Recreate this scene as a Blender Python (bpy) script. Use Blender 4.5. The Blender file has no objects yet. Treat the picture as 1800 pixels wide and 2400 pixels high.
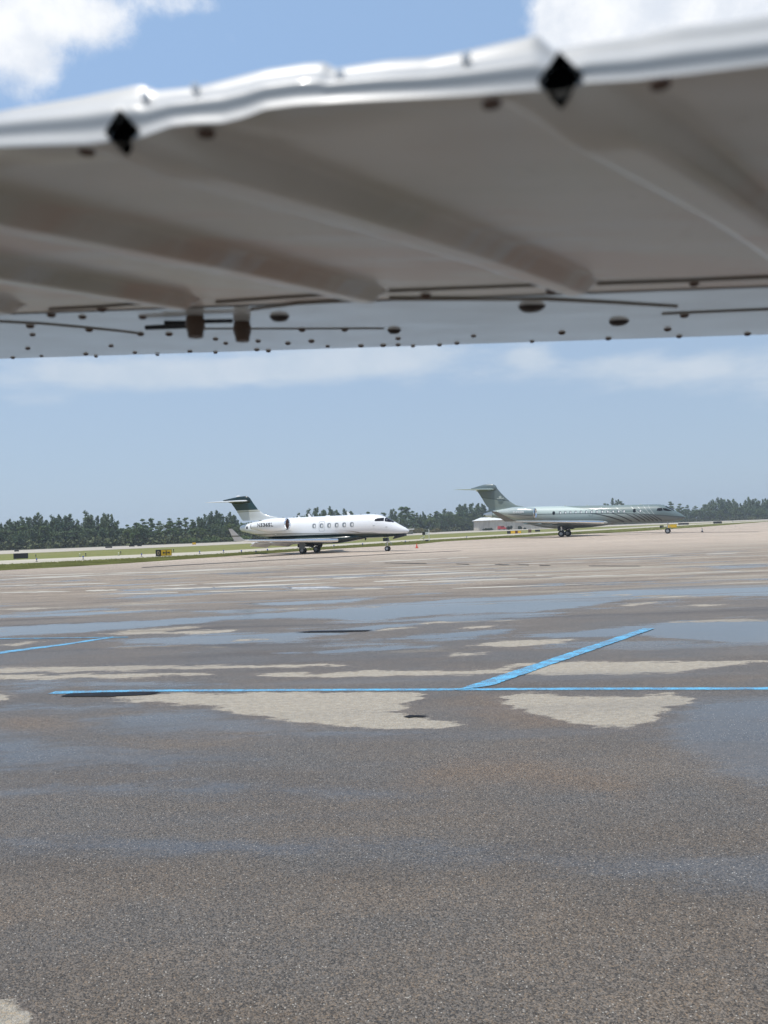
import bpy, bmesh, math, random
import numpy as np
from mathutils import Vector, Matrix
rnd = random.Random(7)
nr = np.random.default_rng(11)
scn = bpy.context.scene
col = scn.collection
R = math.radians

# ------------------------------------------------------------------ camera
EYE = 2.1; FPX = 1872.0; PITCH = R(1.285); ROLL = R(2.04)
fv = Vector((0, math.cos(PITCH), math.sin(PITCH)))
r0 = Vector((1, 0, 0)); u0 = Vector((0, -math.sin(PITCH), math.cos(PITCH)))
rv = math.cos(ROLL)*r0 - math.sin(ROLL)*u0
uv = math.cos(ROLL)*u0 + math.sin(ROLL)*r0
cam = bpy.data.cameras.new('camera'); camo = bpy.data.objects.new('camera', cam); col.objects.link(camo)
camo.matrix_world = Matrix(((rv.x, uv.x, -fv.x, 0), (rv.y, uv.y, -fv.y, 0), (rv.z, uv.z, -fv.z, EYE), (0, 0, 0, 1)))
cam.sensor_fit = 'VERTICAL'; cam.sensor_height = 36; cam.lens = 36*FPX/2400
cam.clip_start = 0.02; cam.clip_end = 12000
cam.dof.use_dof = True; cam.dof.focus_distance = 90; cam.dof.aperture_fstop = cam.lens/4.3
scn.camera = camo

def ray(px, py): return fv + rv*((px-900)/FPX) + uv*((1200-py)/FPX)
def ground(px, py, z=0.0):            # where a line of sight measured in the photograph meets the ground
    d = ray(px, py); t = (z-EYE)/d.z
    return Vector((d.x*t, d.y*t, z))
def at_depth(px, py, Y):
    d = ray(px, py); t = Y/d.y
    return Vector((d.x*t, Y, EYE+d.z*t))
def azel(px, py):
    d = ray(px, py).normalized(); return math.atan2(d.x, d.y), math.asin(d.z)

# ------------------------------------------------------------------ node helpers
class N:
    def __init__(s, tree): s.t = tree; s.n = tree.nodes; s.l = tree.links
    def new(s, ty, **k):
        n = s.n.new(ty)
        for a, b in k.items(): setattr(n, a, b)
        return n
    def set(s, sock, v):
        if hasattr(v, 'is_output') or isinstance(v, bpy.types.NodeSocket): s.l.new(v, sock)
        else: sock.default_value = v
    def m(s, op, a, b=0.0, c=None, clamp=False):
        n = s.new('ShaderNodeMath', operation=op, use_clamp=clamp)
        s.set(n.inputs[0], a); s.set(n.inputs[1], b)
        if c is not None: s.set(n.inputs[2], c)
        return n.outputs[0]
    def ss(s, v, lo, hi, a=0.0, b=1.0):
        n = s.new('ShaderNodeMapRange', interpolation_type='SMOOTHSTEP')
        s.set(n.inputs['Value'], v); s.set(n.inputs['From Min'], lo); s.set(n.inputs['From Max'], hi)
        s.set(n.inputs['To Min'], a); s.set(n.inputs['To Max'], b); return n.outputs[0]
    def mix(s, f, a, b, mode='MIX'):
        n = s.new('ShaderNodeMix', data_type='RGBA', blend_type=mode)
        s.set(n.inputs[0], f)
        for k, v in ((6, a), (7, b)):
            if isinstance(v, tuple) and len(v) == 3: v = v+(1,)
            s.set(n.inputs[k], v)
        return n.outputs[2]
    def noise(s, vec, scale, detail=4, rough=.55):
        n = s.new('ShaderNodeTexNoise'); n.inputs['Scale'].default_value = scale
        n.inputs['Detail'].default_value = detail; n.inputs['Roughness'].default_value = rough
        if vec is not None: s.l.new(vec, n.inputs['Vector'])
        return n.outputs[0]
    def vscale(s, vec, sc, off=(0, 0, 0)):
        n = s.new('ShaderNodeMapping'); n.inputs['Scale'].default_value = sc; n.inputs['Location'].default_value = off
        s.l.new(vec, n.inputs['Vector']); return n.outputs[0]
    def sep(s, vec):
        n = s.new('ShaderNodeSeparateXYZ'); s.l.new(vec, n.inputs[0]); return n.outputs
    def obj(s): return s.new('ShaderNodeTexCoord').outputs['Object']
    def bump(s, h, strength=.3, dist=.01):
        n = s.new('ShaderNodeBump'); s.set(n.inputs['Strength'], strength); n.inputs['Distance'].default_value = dist
        s.l.new(h, n.inputs['Height']); return n.outputs[0]

def mat(name, color=(.5, .5, .5), rough=.5, metal=0.0, coat=0.0, var=0.0, vscale=3.0, fn=None, bump=0.0, spec=.5):
    m = bpy.data.materials.new(name); m.use_nodes = True
    k = N(m.node_tree); b = m.node_tree.nodes['Principled BSDF']
    b.inputs['Base Color'].default_value = (*color, 1); b.inputs['Roughness'].default_value = rough
    b.inputs['Metallic'].default_value = metal; b.inputs['Coat Weight'].default_value = coat
    b.inputs['Coat Roughness'].default_value = .06; b.inputs['Specular IOR Level'].default_value = spec
    if var:
        nz = k.noise(k.obj(), vscale, 5)
        c = k.mix(nz, tuple(x*(1-var) for x in color), tuple(min(1, x*(1+var)) for x in color))
        k.set(b.inputs['Base Color'], c)
        k.set(b.inputs['Roughness'], k.ss(nz, .2, .8, max(.03, rough*.8), min(1, rough*1.2)))
        if bump: k.set(b.inputs['Normal'], k.bump(nz, bump, .02))
    if fn: fn(k, b)
    return m

# ------------------------------------------------------------------ world and sun
SUN_EL = R(71); SUN_DIR = Vector((-.86, -.51, 0)).normalized()     # towards the sun, on the ground
sd = Vector((SUN_DIR.x*math.cos(SUN_EL), SUN_DIR.y*math.cos(SUN_EL), math.sin(SUN_EL)))
W = bpy.data.worlds.new('World'); scn.world = W; W.use_nodes = True
k = N(W.node_tree); bg = W.node_tree.nodes['Background']
sky = k.new('ShaderNodeTexSky', sky_type='NISHITA'); sky.sun_disc = False
sky.sun_elevation = SUN_EL; sky.sun_rotation = math.atan2(SUN_DIR.x, SUN_DIR.y)
sky.altitude = 0; sky.air_density = 1.0; sky.dust_density = 1.2; sky.ozone_density = 1.6
tc = k.new('ShaderNodeTexCoord').outputs['Generated']
X, Y, Z = k.sep(tc)
az = k.m('ARCTAN2', X, Y); el = k.m('ARCSINE', Z)
def blob(px, py, rx, ry, amp):
    a, e = azel(px, py)
    dx = k.m('MULTIPLY', k.m('SUBTRACT', az, a), FPX/rx); dy = k.m('MULTIPLY', k.m('SUBTRACT', el, e), FPX/ry)
    q = k.m('ADD', k.m('MULTIPLY', dx, dx), k.m('MULTIPLY', dy, dy))
    return k.m('MULTIPLY', k.m('EXPONENT', k.m('MULTIPLY', q, -1)), amp)
def total(bs):
    t = bs[0]
    for b in bs[1:]: t = k.m('ADD', t, b)
    return t
nA = k.noise(tc, 11, 10, .64); nB = k.noise(k.vscale(tc, (1, 1, 3.2)), 7, 8, .6)
puff = total([blob(60, 10, 200, 90, .56), blob(10, 110, 65, 65, .34), blob(230, 50, 90, 40, .34), blob(440, 5, 150, 40, .38), blob(540, 98, 40, 26, .30),
              blob(505, 190, 75, 30, .24), blob(110, 170, 50, 30, .22), blob(30, 225, 80, 45, .22), blob(1530, -60, 250, 170, .9), blob(1345, 70, 80, 80, .75), blob(1800, 0, 300, 130, .9),
              blob(1180, 35, 30, 50, .15), blob(980, 110, 30, 40, .12), blob(-700, 100, 400, 160, .4), blob(900, -900, 500, 200, .4), blob(2500, 0, 500, 200, .5)])
streak = total([blob(300, 880, 190, 42, .33), blob(620, 868, 300, 40, .34), blob(930, 845, 270, 40, .34), blob(1140, 890, 180, 30, .18), blob(1240, 833, 55, 28, .26), blob(1420, 855, 150, 36, .26),
                blob(1650, 865, 220, 40, .3), blob(60, 940, 80, 16, .14), blob(900, 760, 900, 60, .3), blob(-400, 880, 400, 50, .3), blob(2300, 850, 500, 70, .3)])
c1 = k.ss(k.m('ADD', k.m('MULTIPLY', nA, .9), puff), .70, 1.08)
c2 = k.ss(k.m('ADD', k.m('MULTIPLY', nB, .75), streak), .50, .84, 0, .75)
# haze towards the horizon is the Nishita sky's own; tint it to the humid grey-blue of the day
hz = k.ss(el, R(0), R(34))
humid = k.mix(k.ss(el, R(2), R(32)), (4.05, 5.25, 6.75), (3.25, 4.95, 7.7))     # moist air scatters: paler than the clear-air model
humid = k.mix(k.ss(az, R(-26), R(26), 0, .10), humid, (2.2, 2.9, 3.8))
skyc = k.mix(k.ss(el, R(30), R(75), .82, .35), sky.outputs[0], humid)
shade = k.ss(k.noise(tc, 16, 6), .3, .7)
cl_col = k.mix(shade, (6.9, 7.4, 8.2), (9.0, 9.2, 9.5))
cl_low = k.mix(shade, (5.2, 6.0, 6.9), (6.0, 6.6, 7.3))
c = k.mix(c1, skyc, cl_col); c = k.mix(c2, c, cl_low)
k.set(bg.inputs[0], c); bg.inputs[1].default_value = .10

sl = bpy.data.lights.new('sun', 'SUN'); sl.energy = 3.6; sl.angle = R(.55); sl.color = (1, .96, .90)
so = bpy.data.objects.new('sun', sl); col.objects.link(so); so.rotation_euler = sd.to_track_quat('Z', 'Y').to_euler()
scn.view_settings.view_transform = 'Standard'; scn.view_settings.look = 'None'
scn.view_settings.exposure = 0.16; scn.view_settings.gamma = 1; scn.view_settings.use_curve_mapping = False
scn.render.engine = 'CYCLES'

# ------------------------------------------------------------------ object helpers
def tag(o, label=None, cat=None, group=None, kind=None):
    if label: o['label'] = label
    if cat: o['category'] = cat
    if group: o['group'] = group
    if kind: o['kind'] = kind
    return o
def thing(name, label, cat, loc=(0, 0, 0), rz=0.0, group=None):
    o = bpy.data.objects.new(name, None); col.objects.link(o); o.location = loc; o.rotation_euler = (0, 0, rz)
    o.empty_display_size = .3
    return tag(o, label, cat, group)
def mobj(name, verts, faces, m, parent=None, smooth=False, mi=None):
    me = bpy.data.meshes.new(name)
    me.from_pydata([tuple(v) for v in verts], [], [tuple(f) for f in faces])
    for x in (m if isinstance(m, (list, tuple)) else [m]): me.materials.append(x)
    if mi is not None: me.polygons.foreach_set('material_index', mi)
    if smooth: me.polygons.foreach_set('use_smooth', [True]*len(me.polygons))
    me.update()
    o = bpy.data.objects.new(name, me); col.objects.link(o); o.parent = parent
    return o
class MB:
    def __init__(s): s.v = []; s.f = []; s.mi = []; s.cur = 0
    def add(s, vs, fs):
        b = len(s.v); s.v += [tuple(v) for v in vs]; s.f += [tuple(b+i for i in f) for f in fs]; s.mi += [s.cur]*len(fs); return s
    def box(s, c, size, rot=None):
        x, y, z = [q/2 for q in size]; vs = [Vector((a*x, b*y, d*z)) for a in (-1, 1) for b in (-1, 1) for d in (-1, 1)]
        if rot is not None: vs = [rot @ v for v in vs]
        return s.add([v+Vector(c) for v in vs], [(0, 1, 3, 2), (4, 6, 7, 5), (0, 4, 5, 1), (2, 3, 7, 6), (0, 2, 6, 4), (1, 5, 7, 3)])
    def tube(s, a, b, ra, rb=None, n=10):
        a = Vector(a); b = Vector(b); rb = ra if rb is None else rb
        q = (b-a).to_track_quat('Z', 'Y'); vs = []
        for p, r in ((a, ra), (b, rb)):
            vs += [p + q @ Vector((r*math.cos(2*math.pi*i/n), r*math.sin(2*math.pi*i/n), 0)) for i in range(n)]
        fs = [(i, (i+1) % n, n+(i+1) % n, n+i) for i in range(n)]+[tuple(range(n))[::-1], tuple(range(n, 2*n))]
        return s.add(vs, fs)
    def rev(s, prof, c=(0, 0, 0), axis='x', n=32, sy=1.0):
        # prof: (along, radius); revolve about axis through c
        vs = []; c = Vector(c)
        for t, r in prof:
            for i in range(n):
                a = 2*math.pi*i/n; p = (math.cos(a)*r, math.sin(a)*r)
                vs.append(c+(Vector((t, p[0], p[1])) if axis == 'x' else Vector((p[0], t, p[1])) if axis == 'y' else Vector((p[0], p[1], t))))
        fs = [(j*n+i, j*n+(i+1) % n, (j+1)*n+(i+1) % n, (j+1)*n+i) for j in range(len(prof)-1) for i in range(n)]
        return s.add(vs, fs)
    def prism(s, pts, z0, z1, tf=None):
        n = len(pts); vs = [Vector((p[0], p[1], z)) for z in (z0, z1) for p in pts]
        if tf: vs = [tf(v) for v in vs]
        return s.add(vs, [tuple(range(n))[::-1], tuple(range(n, 2*n))]+[(i, (i+1) % n, n+(i+1) % n, n+i) for i in range(n)])
    def build(s, name, m, parent=None, smooth=False):
        o = mobj(name, s.v, s.f, m, parent, False, s.mi)
        me = o.data
        bm = bmesh.new(); bm.from_mesh(me); bmesh.ops.recalc_face_normals(bm, faces=bm.faces[:])
        if smooth:
            for f in bm.faces: f.smooth = True
            for e in bm.edges:
                if len(e.link_faces) == 2 and e.calc_face_angle(0) > R(38): e.smooth = False
        bm.to_mesh(me); bm.free(); return o
def copy_thing(root, loc, rz=None, scale=None, label=None, group=None):
    r = root.copy(); col.objects.link(r); r.location = loc
    if rz is not None: r.rotation_euler = (0, 0, rz)
    if scale: r.scale = scale
    if label: r['label'] = label
    if group: r['group'] = group
    for ch in list(root.children):
        c = ch.copy(); col.objects.link(c); c.parent = r
    return r
def interp(xs, ys, x):
    return np.interp(x, xs, ys)

# ------------------------------------------------------------------ materials
white_paint = mat('white_paint', (.78, .79, .79), .22, coat=.6, var=.03, vscale=.8)
dark_green = mat('dark_green_paint', (.004, .018, .016), .25, coat=.3)
silver_paint = mat('silver_paint', (.36, .37, .36), .3, metal=.3)
rubber = mat('rubber', (.015, .015, .016), .7, var=.3, vscale=30)
dark_metal = mat('dark_metal', (.03, .032, .036), .5, metal=.4, var=.3, vscale=10)
steel = mat('steel', (.55, .56, .57), .25, metal=1.0, var=.1, vscale=8)
polished = mat('polished_metal', (.82, .83, .84), .12, metal=1.0)
hubm = mat('wheel_hub', (.45, .46, .47), .4, metal=.5)
glass_dark = mat('dark_window', (.012, .013, .016), .1, spec=.3)
window_grey = mat('window_blind', (.17, .19, .21), .15, coat=.5)
ink = mat('black_lettering', (.02, .022, .024), .5)
grey_door = mat('grey_door_paint', (.30, .32, .33), .4, var=.08)
fan_brown = mat('fan_bronze', (.30, .17, .13), .5, metal=.1)
yellow = mat('yellow_sign', (.78, .47, .02), .5, var=.08, vscale=2)
black_sign = mat('black_sign', (.012, .012, .013), .5)
orange = mat('orange_plastic', (.60, .07, .03), .5)
white_plain = mat('white_weathered', (.72, .72, .70), .5, var=.08)
blue_glass = mat('blue_lamp_glass', (.02, .05, .4), .15)

# ================================================================== SETTING
def strip_mesh(name, lo, hi, m, z, kind='structure', n=80, ext=True):
    # lo, hi: polylines in photograph measurements (x, y); laid on the ground as a sheet
    xs = np.linspace(lo[0][0], lo[-1][0], n)
    ylo = np.interp(xs, [p[0] for p in lo], [p[1] for p in lo]); yhi = np.interp(xs, [p[0] for p in hi], [p[1] for p in hi])
    vs = []; 
    for x, a, b in zip(xs, ylo, yhi): vs += [ground(x, a, z), ground(x, b, z)]
    fs = [(2*i, 2*i+2, 2*i+3, 2*i+1) for i in range(n-1)]
    o = mobj(name, vs, fs, m); tag(o, kind=kind); return o

def f_grass(k, b):
    o = k.obj(); n1 = k.noise(k.vscale(o, (.05, .12, 1)), 1, 5); n2 = k.noise(o, 1.2, 6, .7); n3 = k.noise(o, .4, 4)
    c = k.mix(k.ss(n1, .35, .65), (.185, .195, .045), (.245, .215, .075))
    c = k.mix(k.ss(n2, .35, .75), c, (.10, .125, .035))
    c = k.mix(k.ss(n3, .58, .72, 0, .5), c, (.23, .19, .10))
    k.set(b.inputs['Base Color'], c); k.set(b.inputs['Normal'], k.bump(n2, .6, .05))
grass_m = mat('mown_grass', rough=.9, fn=f_grass, spec=.2)
def f_pave(base, dark):
    def f(k, b):
        o = k.obj(); n1 = k.noise(k.vscale(o, (.04, .3, 1)), 1, 6, .6); n2 = k.noise(o, 6, 4)
        c = k.mix(k.ss(n1, .35, .7), base, dark); c = k.mix(k.ss(n2, .3, .7, 0, .25), c, dark)
        k.set(b.inputs['Base Color'], c)
    return f
taxi_m = mat('taxiway_concrete', rough=.8, fn=f_pave((.50, .45, .35), (.38, .34, .27)))
run_m = mat('runway_concrete', rough=.8, fn=f_pave((.48, .43, .34), (.34, .30, .25)))
soil_m = mat('dry_soil', rough=.95, fn=f_pave((.11, .10, .07), (.05, .06, .035)))

# ---- base land, reaching the horizon
S = 6000
base = mobj('grass_field', [(-S, -S, -.05), (S, -S, -.05), (S, S, -.05), (-S, S, -.05)], [(0, 1, 2, 3)], grass_m); tag(base, kind='structure')
XS = [-700, 0, 500, 1000, 1300, 1630, 1800, 2500]
apron_edge = list(zip([-700, 0, 150, 300, 460, 620, 773, 980, 1040, 1300, 1480, 1640, 1800, 2500], [1376, 1337, 1329, 1320, 1309, 1298, 1287, 1275.5, 1269, 1255, 1246, 1235.5, 1222.5, 1197.5]))
taxi_b = list(zip(XS, [1353, 1323, 1299, 1266, 1249, 1230, 1221.5, 1196.6]))
taxi_t = list(zip(XS, [1343, 1314, 1292, 1262.6, 1245.5, 1227.6, 1220.0, 1195.6]))
run_b = list(zip(XS, [1324, 1299, 1278, 1253, 1239, 1226.2, 1219.2, 1195]))
run_t = list(zip(XS, [1316, 1291, 1272, 1248.5, 1235.3, 1223.2, 1217.2, 1193.2]))
strip_mesh('taxiway', taxi_b, taxi_t, taxi_m, -.03)
strip_mesh('runway', run_b, run_t, run_m, -.028)
slv_b = list(zip([-700, 0, 300, 500, 700], [1349.4, 1319.6, 1305.6, 1296.6, 1286.9])); slv_t = list(zip([-700, 0, 300, 500, 700], [1348.6, 1319.0, 1304.6, 1295.2, 1286.2]))

# ---- apron: one fine sheet; where it is dry or under water is stored on the sheet itself, in metres
dry_px = [
 [(239,1638),(300,1632),(380,1627),(520,1624),(700,1623),(900,1623),(979,1627),(976,1638),(946,1654),(950,1662),(922,1668),(960,1676),(1008,1684),(1100,1698),(1035,1706),(900,1708),(780,1700),(732,1695),(640,1683),(597,1680),(515,1662),(480,1655),(420,1649),(353,1644),(280,1641)],
 [(1160,1630),(1242,1623),(1312,1631),(1420,1634),(1497,1635),(1529,1627),(1570,1626),(1600,1630),(1630,1638),(1600,1648),(1578,1654),(1560,1664),(1540,1670),(1545,1681),(1530,1692),(1513,1700),(1460,1704),(1405,1703),(1350,1697),(1307,1687),(1260,1676),(1225,1665),(1200,1652),(1177,1643),(1195,1638)],
 [(-60,1568),(150,1563),(400,1560),(800,1557),(790,1560),(600,1565),(400,1567),(300,1572),(150,1574),(-60,1578)],
 [(-60,1582),(100,1582),(250,1579),(400,1578),(480,1580),(400,1585),(250,1589),(100,1591),(-60,1593)],
 [(597,1581),(760,1576),(900,1572),(1160,1571),(1240,1573),(1160,1580),(1000,1583),(820,1586),(640,1586)],
 [(1200,1580),(1280,1557),(1367,1550),(1500,1551),(1800,1548),(1860,1550),(1700,1560),(1640,1568),(1605,1574),(1500,1579),(1442,1581),(1300,1582)],
 [(1090,1514),(1150,1505),(1230,1500),(1355,1499),(1320,1505),(1280,1513),(1180,1516)],
 [(1041,1535),(1080,1531),(1150,1529),(1140,1534),(1080,1537)],
 [(240,1485),(300,1478),(380,1472),(460,1468),(470,1471),(400,1478),(390,1484),(300,1487)],
 [(400,1484),(430,1478),(553,1476),(545,1481),(470,1486)],
 [(0,1512),(60,1505),(110,1504),(50,1511)],[(-40,1620),(12,1626),(30,1633),(0,1643),(-40,1648)],
 [(1150,1578),(1180,1562),(1220,1556),(1260,1555),(1200,1566)],
 [(540,1500),(600,1497),(630,1499),(570,1503)],[(0,1428),(70,1424),(140,1424),(60,1430)],
 [(1430,1395),(1475,1393),(1470,1396)],[(1465,1418),(1500,1412),(1540,1409),(1530,1414),(1480,1420)],[(1580,1420),(1650,1416),(1720,1417),(1640,1421)],
 [(980,1460),(1045,1456),(1040,1460),(1000,1463)],[(1085,1470),(1165,1465),(1160,1470),(1100,1474)],[(895,1473),(975,1469),(960,1473),(900,1476)],
 [(-20,2350),(30,2358),(60,2380),(90,2420),(60,2460),(-20,2460)],
]
wet_px = [
 [(-80,1468),(0,1470),(150,1462),(325,1455),(543,1442),(700,1432),(900,1418),(1080,1402),(1225,1397),(1380,1387),(1551,1375),(1700,1371),(2500,1366),(2500,1392),(1800,1397),(1640,1398),(1497,1403),(1430,1412),(1361,1424),(1290,1430),(1225,1436),(1100,1438),(1000,1442),(927,1450),(860,1456),(760,1450),(650,1449),(543,1453),(420,1464),(325,1472),(200,1482),(0,1492),(-80,1494)],
 [(250,1501),(420,1492),(600,1486),(760,1478),(900,1464),(1000,1458),(1060,1456),(960,1466),(900,1474),(780,1488),(640,1494),(400,1500)],
 [(640,1531),(730,1528),(830,1518),(920,1513),(1015,1513),(1010,1519),(900,1524),(800,1531)],
 [(900,1498),(1000,1487),(1130,1478),(1200,1474),(1180,1484),(1100,1492),(1020,1497),(930,1500)],
 [(1200,1490),(1350,1480),(1600,1455),(2500,1445),(2500,1510),(1700,1505),(1500,1490),(1300,1495)],
 [(40,1612),(100,1609),(130,1614),(100,1621),(50,1620)],[(0,1656),(120,1652),(300,1655),(320,1660),(150,1662),(0,1663)],
 [(-60,1598),(120,1596),(400,1600),(500,1606),(320,1612),(200,1606),(0,1604)],
 [(200,1690),(350,1668),(470,1664),(560,1682),(760,1708),(900,1716),(1000,1716),(960,1724),(700,1722),(520,1718),(380,1722),(260,1712)],
 [(1560,1690),(1600,1660),(1650,1640),(2500,1620),(2500,1840),(1760,1830),(1650,1800),(1600,1770),(1560,1740)],
 [(-60,1700),(150,1740),(420,1760),(600,1780),(300,1800),(-60,1800)],
 [(-60,1855),(150,1840),(500,1842),(700,1850),(900,1855),(1020,1860),(900,1872),(500,1862),(150,1862),(-60,1875)],
 [(-60,1962),(200,1960),(450,1970),(700,1975),(900,1982),(1150,1990),(1300,2010),(1100,2020),(900,2010),(700,2000),(400,1995),(200,2000),(-60,1985)],
 [(1250,2015),(1500,2010),(2500,2020),(2500,2060),(1650,2070),(1450,2045),(1300,2035)],
 [(560,1415),(800,1405),(900,1400),(820,1412),(650,1420)],[(0,1448),(150,1437),(360,1428),(330,1435),(160,1444)],
 [(630,1377),(760,1374),(830,1377),(700,1381)],
]
rust_px = [
 [(900,1840),(960,1790),(1080,1770),(1250,1765),(1330,1790),(1480,1810),(1560,1850),(1480,1880),(1330,1860),(1200,1850),(1000,1850)],
 [(-40,1680),(60,1672),(150,1680),(170,1700),(120,1715),(-40,1720)],[(-20,2110),(30,2100),(50,2150),(10,2170)],[(1290,1645),(1100,1620),(1020,1640),(1100,1700),(1250,1710),(1520,1716),(1600,1712),(1400,1706)],
]
def world_poly(p): return np.array([[g.x, g.y] for g in (ground(*q) for q in p)])
def sdist(P, poly):
    # signed distance, positive inside
    A = poly; B = np.roll(poly, -1, 0); best = np.full(len(P), 1e9); ins = np.zeros(len(P), bool)
    for a, b in zip(A, B):
        ab = b-a; ap = P-a; t = np.clip((ap@ab)/(ab@ab+1e-12), 0, 1)
        d = ap-t[:, None]*ab; best = np.minimum(best, np.einsum('ij,ij->i', d, d))
        c = ((a[1] > P[:, 1]) != (b[1] > P[:, 1])) & (P[:, 0] < (b[0]-a[0])*(P[:, 1]-a[1])/(b[1]-a[1]+1e-12)+a[0])
        ins ^= c
    return np.sqrt(best)*np.where(ins, 1, -1)
edge_w = np.array([[g.x, g.y] for g in (ground(*q) for q in apron_edge)])
# far side of the apron is the edge polyline; rows run from behind the camera out to it
tcol = np.linspace(-1.25, 1.25, 640)          # tangent of the bearing, finer where the view is
tcol = np.sign(tcol)*np.abs(tcol/1.25)**1.5*1.25*1.4
def edge_depth(t):
    # intersect bearing with the edge polyline
    out = []
    for tt in t:
        best = None
        for a, b in zip(edge_w[:-1], edge_w[1:]):
            fa = a[0]-tt*a[1]; fb = b[0]-tt*b[1]
            if fa*fb <= 0 and fa != fb:
                q = a+(b-a)*(fa/(fa-fb))
                if q[1] > 0: best = q[1] if best is None else min(best, q[1])
        out.append(best if best else np.nan)
    out = np.array(out); i = np.arange(len(out)); ok = ~np.isnan(out)
    return np.interp(i, i[ok], out[ok])
ed = edge_depth(tcol)
NRW = 460
v = np.linspace(0, 1, NRW)
Yg = 2.4*(ed[None, :]/2.4)**(v[:, None]**.9)
Xg = Yg*tcol[None, :]
P = np.stack([Xg.ravel(), Yg.ravel()], 1)
def field(polys, k):
    val = np.full(len(P), -1.0); soft = k*np.maximum(P[:, 1], 4)/10*(np.interp(P[:, 1], [7, 9.5, 13], [2.4, 1.9, 1.0]) if k == .3 else 1.0)
    for p in polys:
        w = world_poly(p); lo = w.min(0)-soft.max(); 
        m = (P[:, 0] > w[:, 0].min()-3) & (P[:, 0] < w[:, 0].max()+3) & (P[:, 1] > w[:, 1].min()-3) & (P[:, 1] < w[:, 1].max()+3)
        if m.any(): val[m] = np.maximum(val[m], np.clip(sdist(P[m], w)/soft[m], -1, 1))
    return val*.5+.5
verts = [(a, b, 0.0) for a, b in P]
idx = np.arange(len(P)).reshape(NRW, -1)
faces = np.stack([idx[:-1, :-1].ravel(), idx[:-1, 1:].ravel(), idx[1:, 1:].ravel(), idx[1:, :-1].ravel()], 1)
def f_apron(k, b):
    o = k.obj(); x, y, z = k.sep(o)
    def at(nm): n = k.new('ShaderNodeAttribute', attribute_name=nm); return n.outputs['Fac']
    dry, wet, rust = at('dry'), at('wet'), at('rust')
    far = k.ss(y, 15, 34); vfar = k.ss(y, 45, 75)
    n_edge = k.noise(k.vscale(o, (1.6, 4.5, 1)), 1.0, 8, .62)
    n_fine = k.noise(k.vscale(o, (9, 14, 1)), 1, 5, .6)
    n_big = k.noise(k.vscale(o, (.16, .42, 1)), 1, 7, .6)
    n_big2 = k.noise(k.vscale(o, (.22, .75, 1), (17, 5, 0)), 1, 8, .62)
    n_str = k.noise(k.vscale(o, (.05, .62, 1), (3, 41, 0)), 1, 6, .6)
    e = k.m('ADD', k.m('MULTIPLY', k.m('SUBTRACT', n_edge, .5), 1.0), k.m('MULTIPLY', k.m('SUBTRACT', n_fine, .5), .25))
    dmask = k.ss(k.m('ADD', dry, e), .44, .56)
    n_st2 = k.noise(k.vscale(o, (.09, .95, 1), (31, 7, 0)), 1, 7, .62)
    sfar = k.m('MULTIPLY', k.ss(n_str, .545, .60), far)
    sfar = k.m('MULTIPLY', sfar, k.ss(y, 95, 60))
    smid = k.m('MULTIPLY', k.ss(n_big2, .62, .66), k.m('MULTIPLY', k.ss(y, 12, 18), k.ss(y, 45, 30)))
    dmask = k.m('MAXIMUM', dmask, k.m('MAXIMUM', sfar, smid))
    dsoft = k.ss(k.m('ADD', dry, e), .2, .5)                        # drying fringe
    wlo = k.ss(y, 8, 16, .12, .34); wmask = k.m('MULTIPLY', k.ss(k.m('ADD', wet, k.m('MULTIPLY', e, 1.1)), wlo, k.m('SUBTRACT', 1.04, wlo)), k.m('SUBTRACT', 1, dmask))
    wn = k.m('MULTIPLY', k.ss(k.m('ADD', n_big, k.m('MULTIPLY', n_fine, .12)), .60, .68), k.m('SUBTRACT', 1, dmask))
    wn = k.m('MULTIPLY', wn, k.m('MULTIPLY', k.ss(y, 9, 16), k.ss(y, 60, 38)))
    near_wet = k.ss(y, 12.5, 7)                                       # thin soft films on the near tarmac
    w3 = k.m('MULTIPLY', k.ss(k.noise(k.vscale(o, (.07, .8, 1), (9, 77, 0)), 1, 7, .6), .60, .67), k.m('MULTIPLY', k.ss(y, 14, 22), k.ss(y, 70, 40)))
    wn = k.m('MAXIMUM', wn, k.m('MULTIPLY', w3, k.m('SUBTRACT', 1, dmask)))
    wm = k.m('MAXIMUM', wmask, k.m('MULTIPLY', wn, .8))
    wm = k.m('MULTIPLY', wm, k.m('MULTIPLY', k.ss(near_wet, 0, 1, 1, .95), k.m('ADD', 1, k.m('MULTIPLY', near_wet, k.m('SUBTRACT', k.ss(n_big2, .3, .6, .55, 1), 1)))))
    sheen = k.m('MULTIPLY', k.ss(k.noise(k.vscale(o, (.10, .95, 1), (5, 2, 0)), 1, 4, .5), .48, .70), k.m('MULTIPLY', k.ss(y, 16, 9), k.ss(y, 3.5, 5)))
    wm = k.m('MAXIMUM', wm, k.m('MULTIPLY', sheen, .42))
    # aggregate
    vo = k.new('ShaderNodeTexVoronoi'); vo.inputs['Scale'].default_value = 130; k.l.new(o, vo.inputs['Vector'])
    cr, cg, cb = k.sep(vo.outputs['Color'])
    v2 = k.new('ShaderNodeTexVoronoi'); v2.inputs['Scale'].default_value = 30; k.l.new(o, v2.inputs['Vector'])
    dr, dg, db = k.sep(v2.outputs['Color'])
    n_sp = k.noise(o, 190, 3, .7)
    damp = k.mix(k.ss(n_big, .3, .7), (.084, .070, .056), (.140, .113, .085))
    damp = k.mix(k.ss(k.noise(k.vscale(o, (.5, .9, 1)), 1, 5), .35, .7), damp, (.098, .089, .079))
    damp = k.mix(k.m('MULTIPLY', k.ss(k.m('ADD', rust, k.m('MULTIPLY', e, .7)), .35, .9), .75), damp, (.135, .098, .065))
    mid = k.mix(far, damp, k.mix(k.ss(n_big2, .35, .65), (.200, .166, .130), (.285, .243, .195)))
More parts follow.
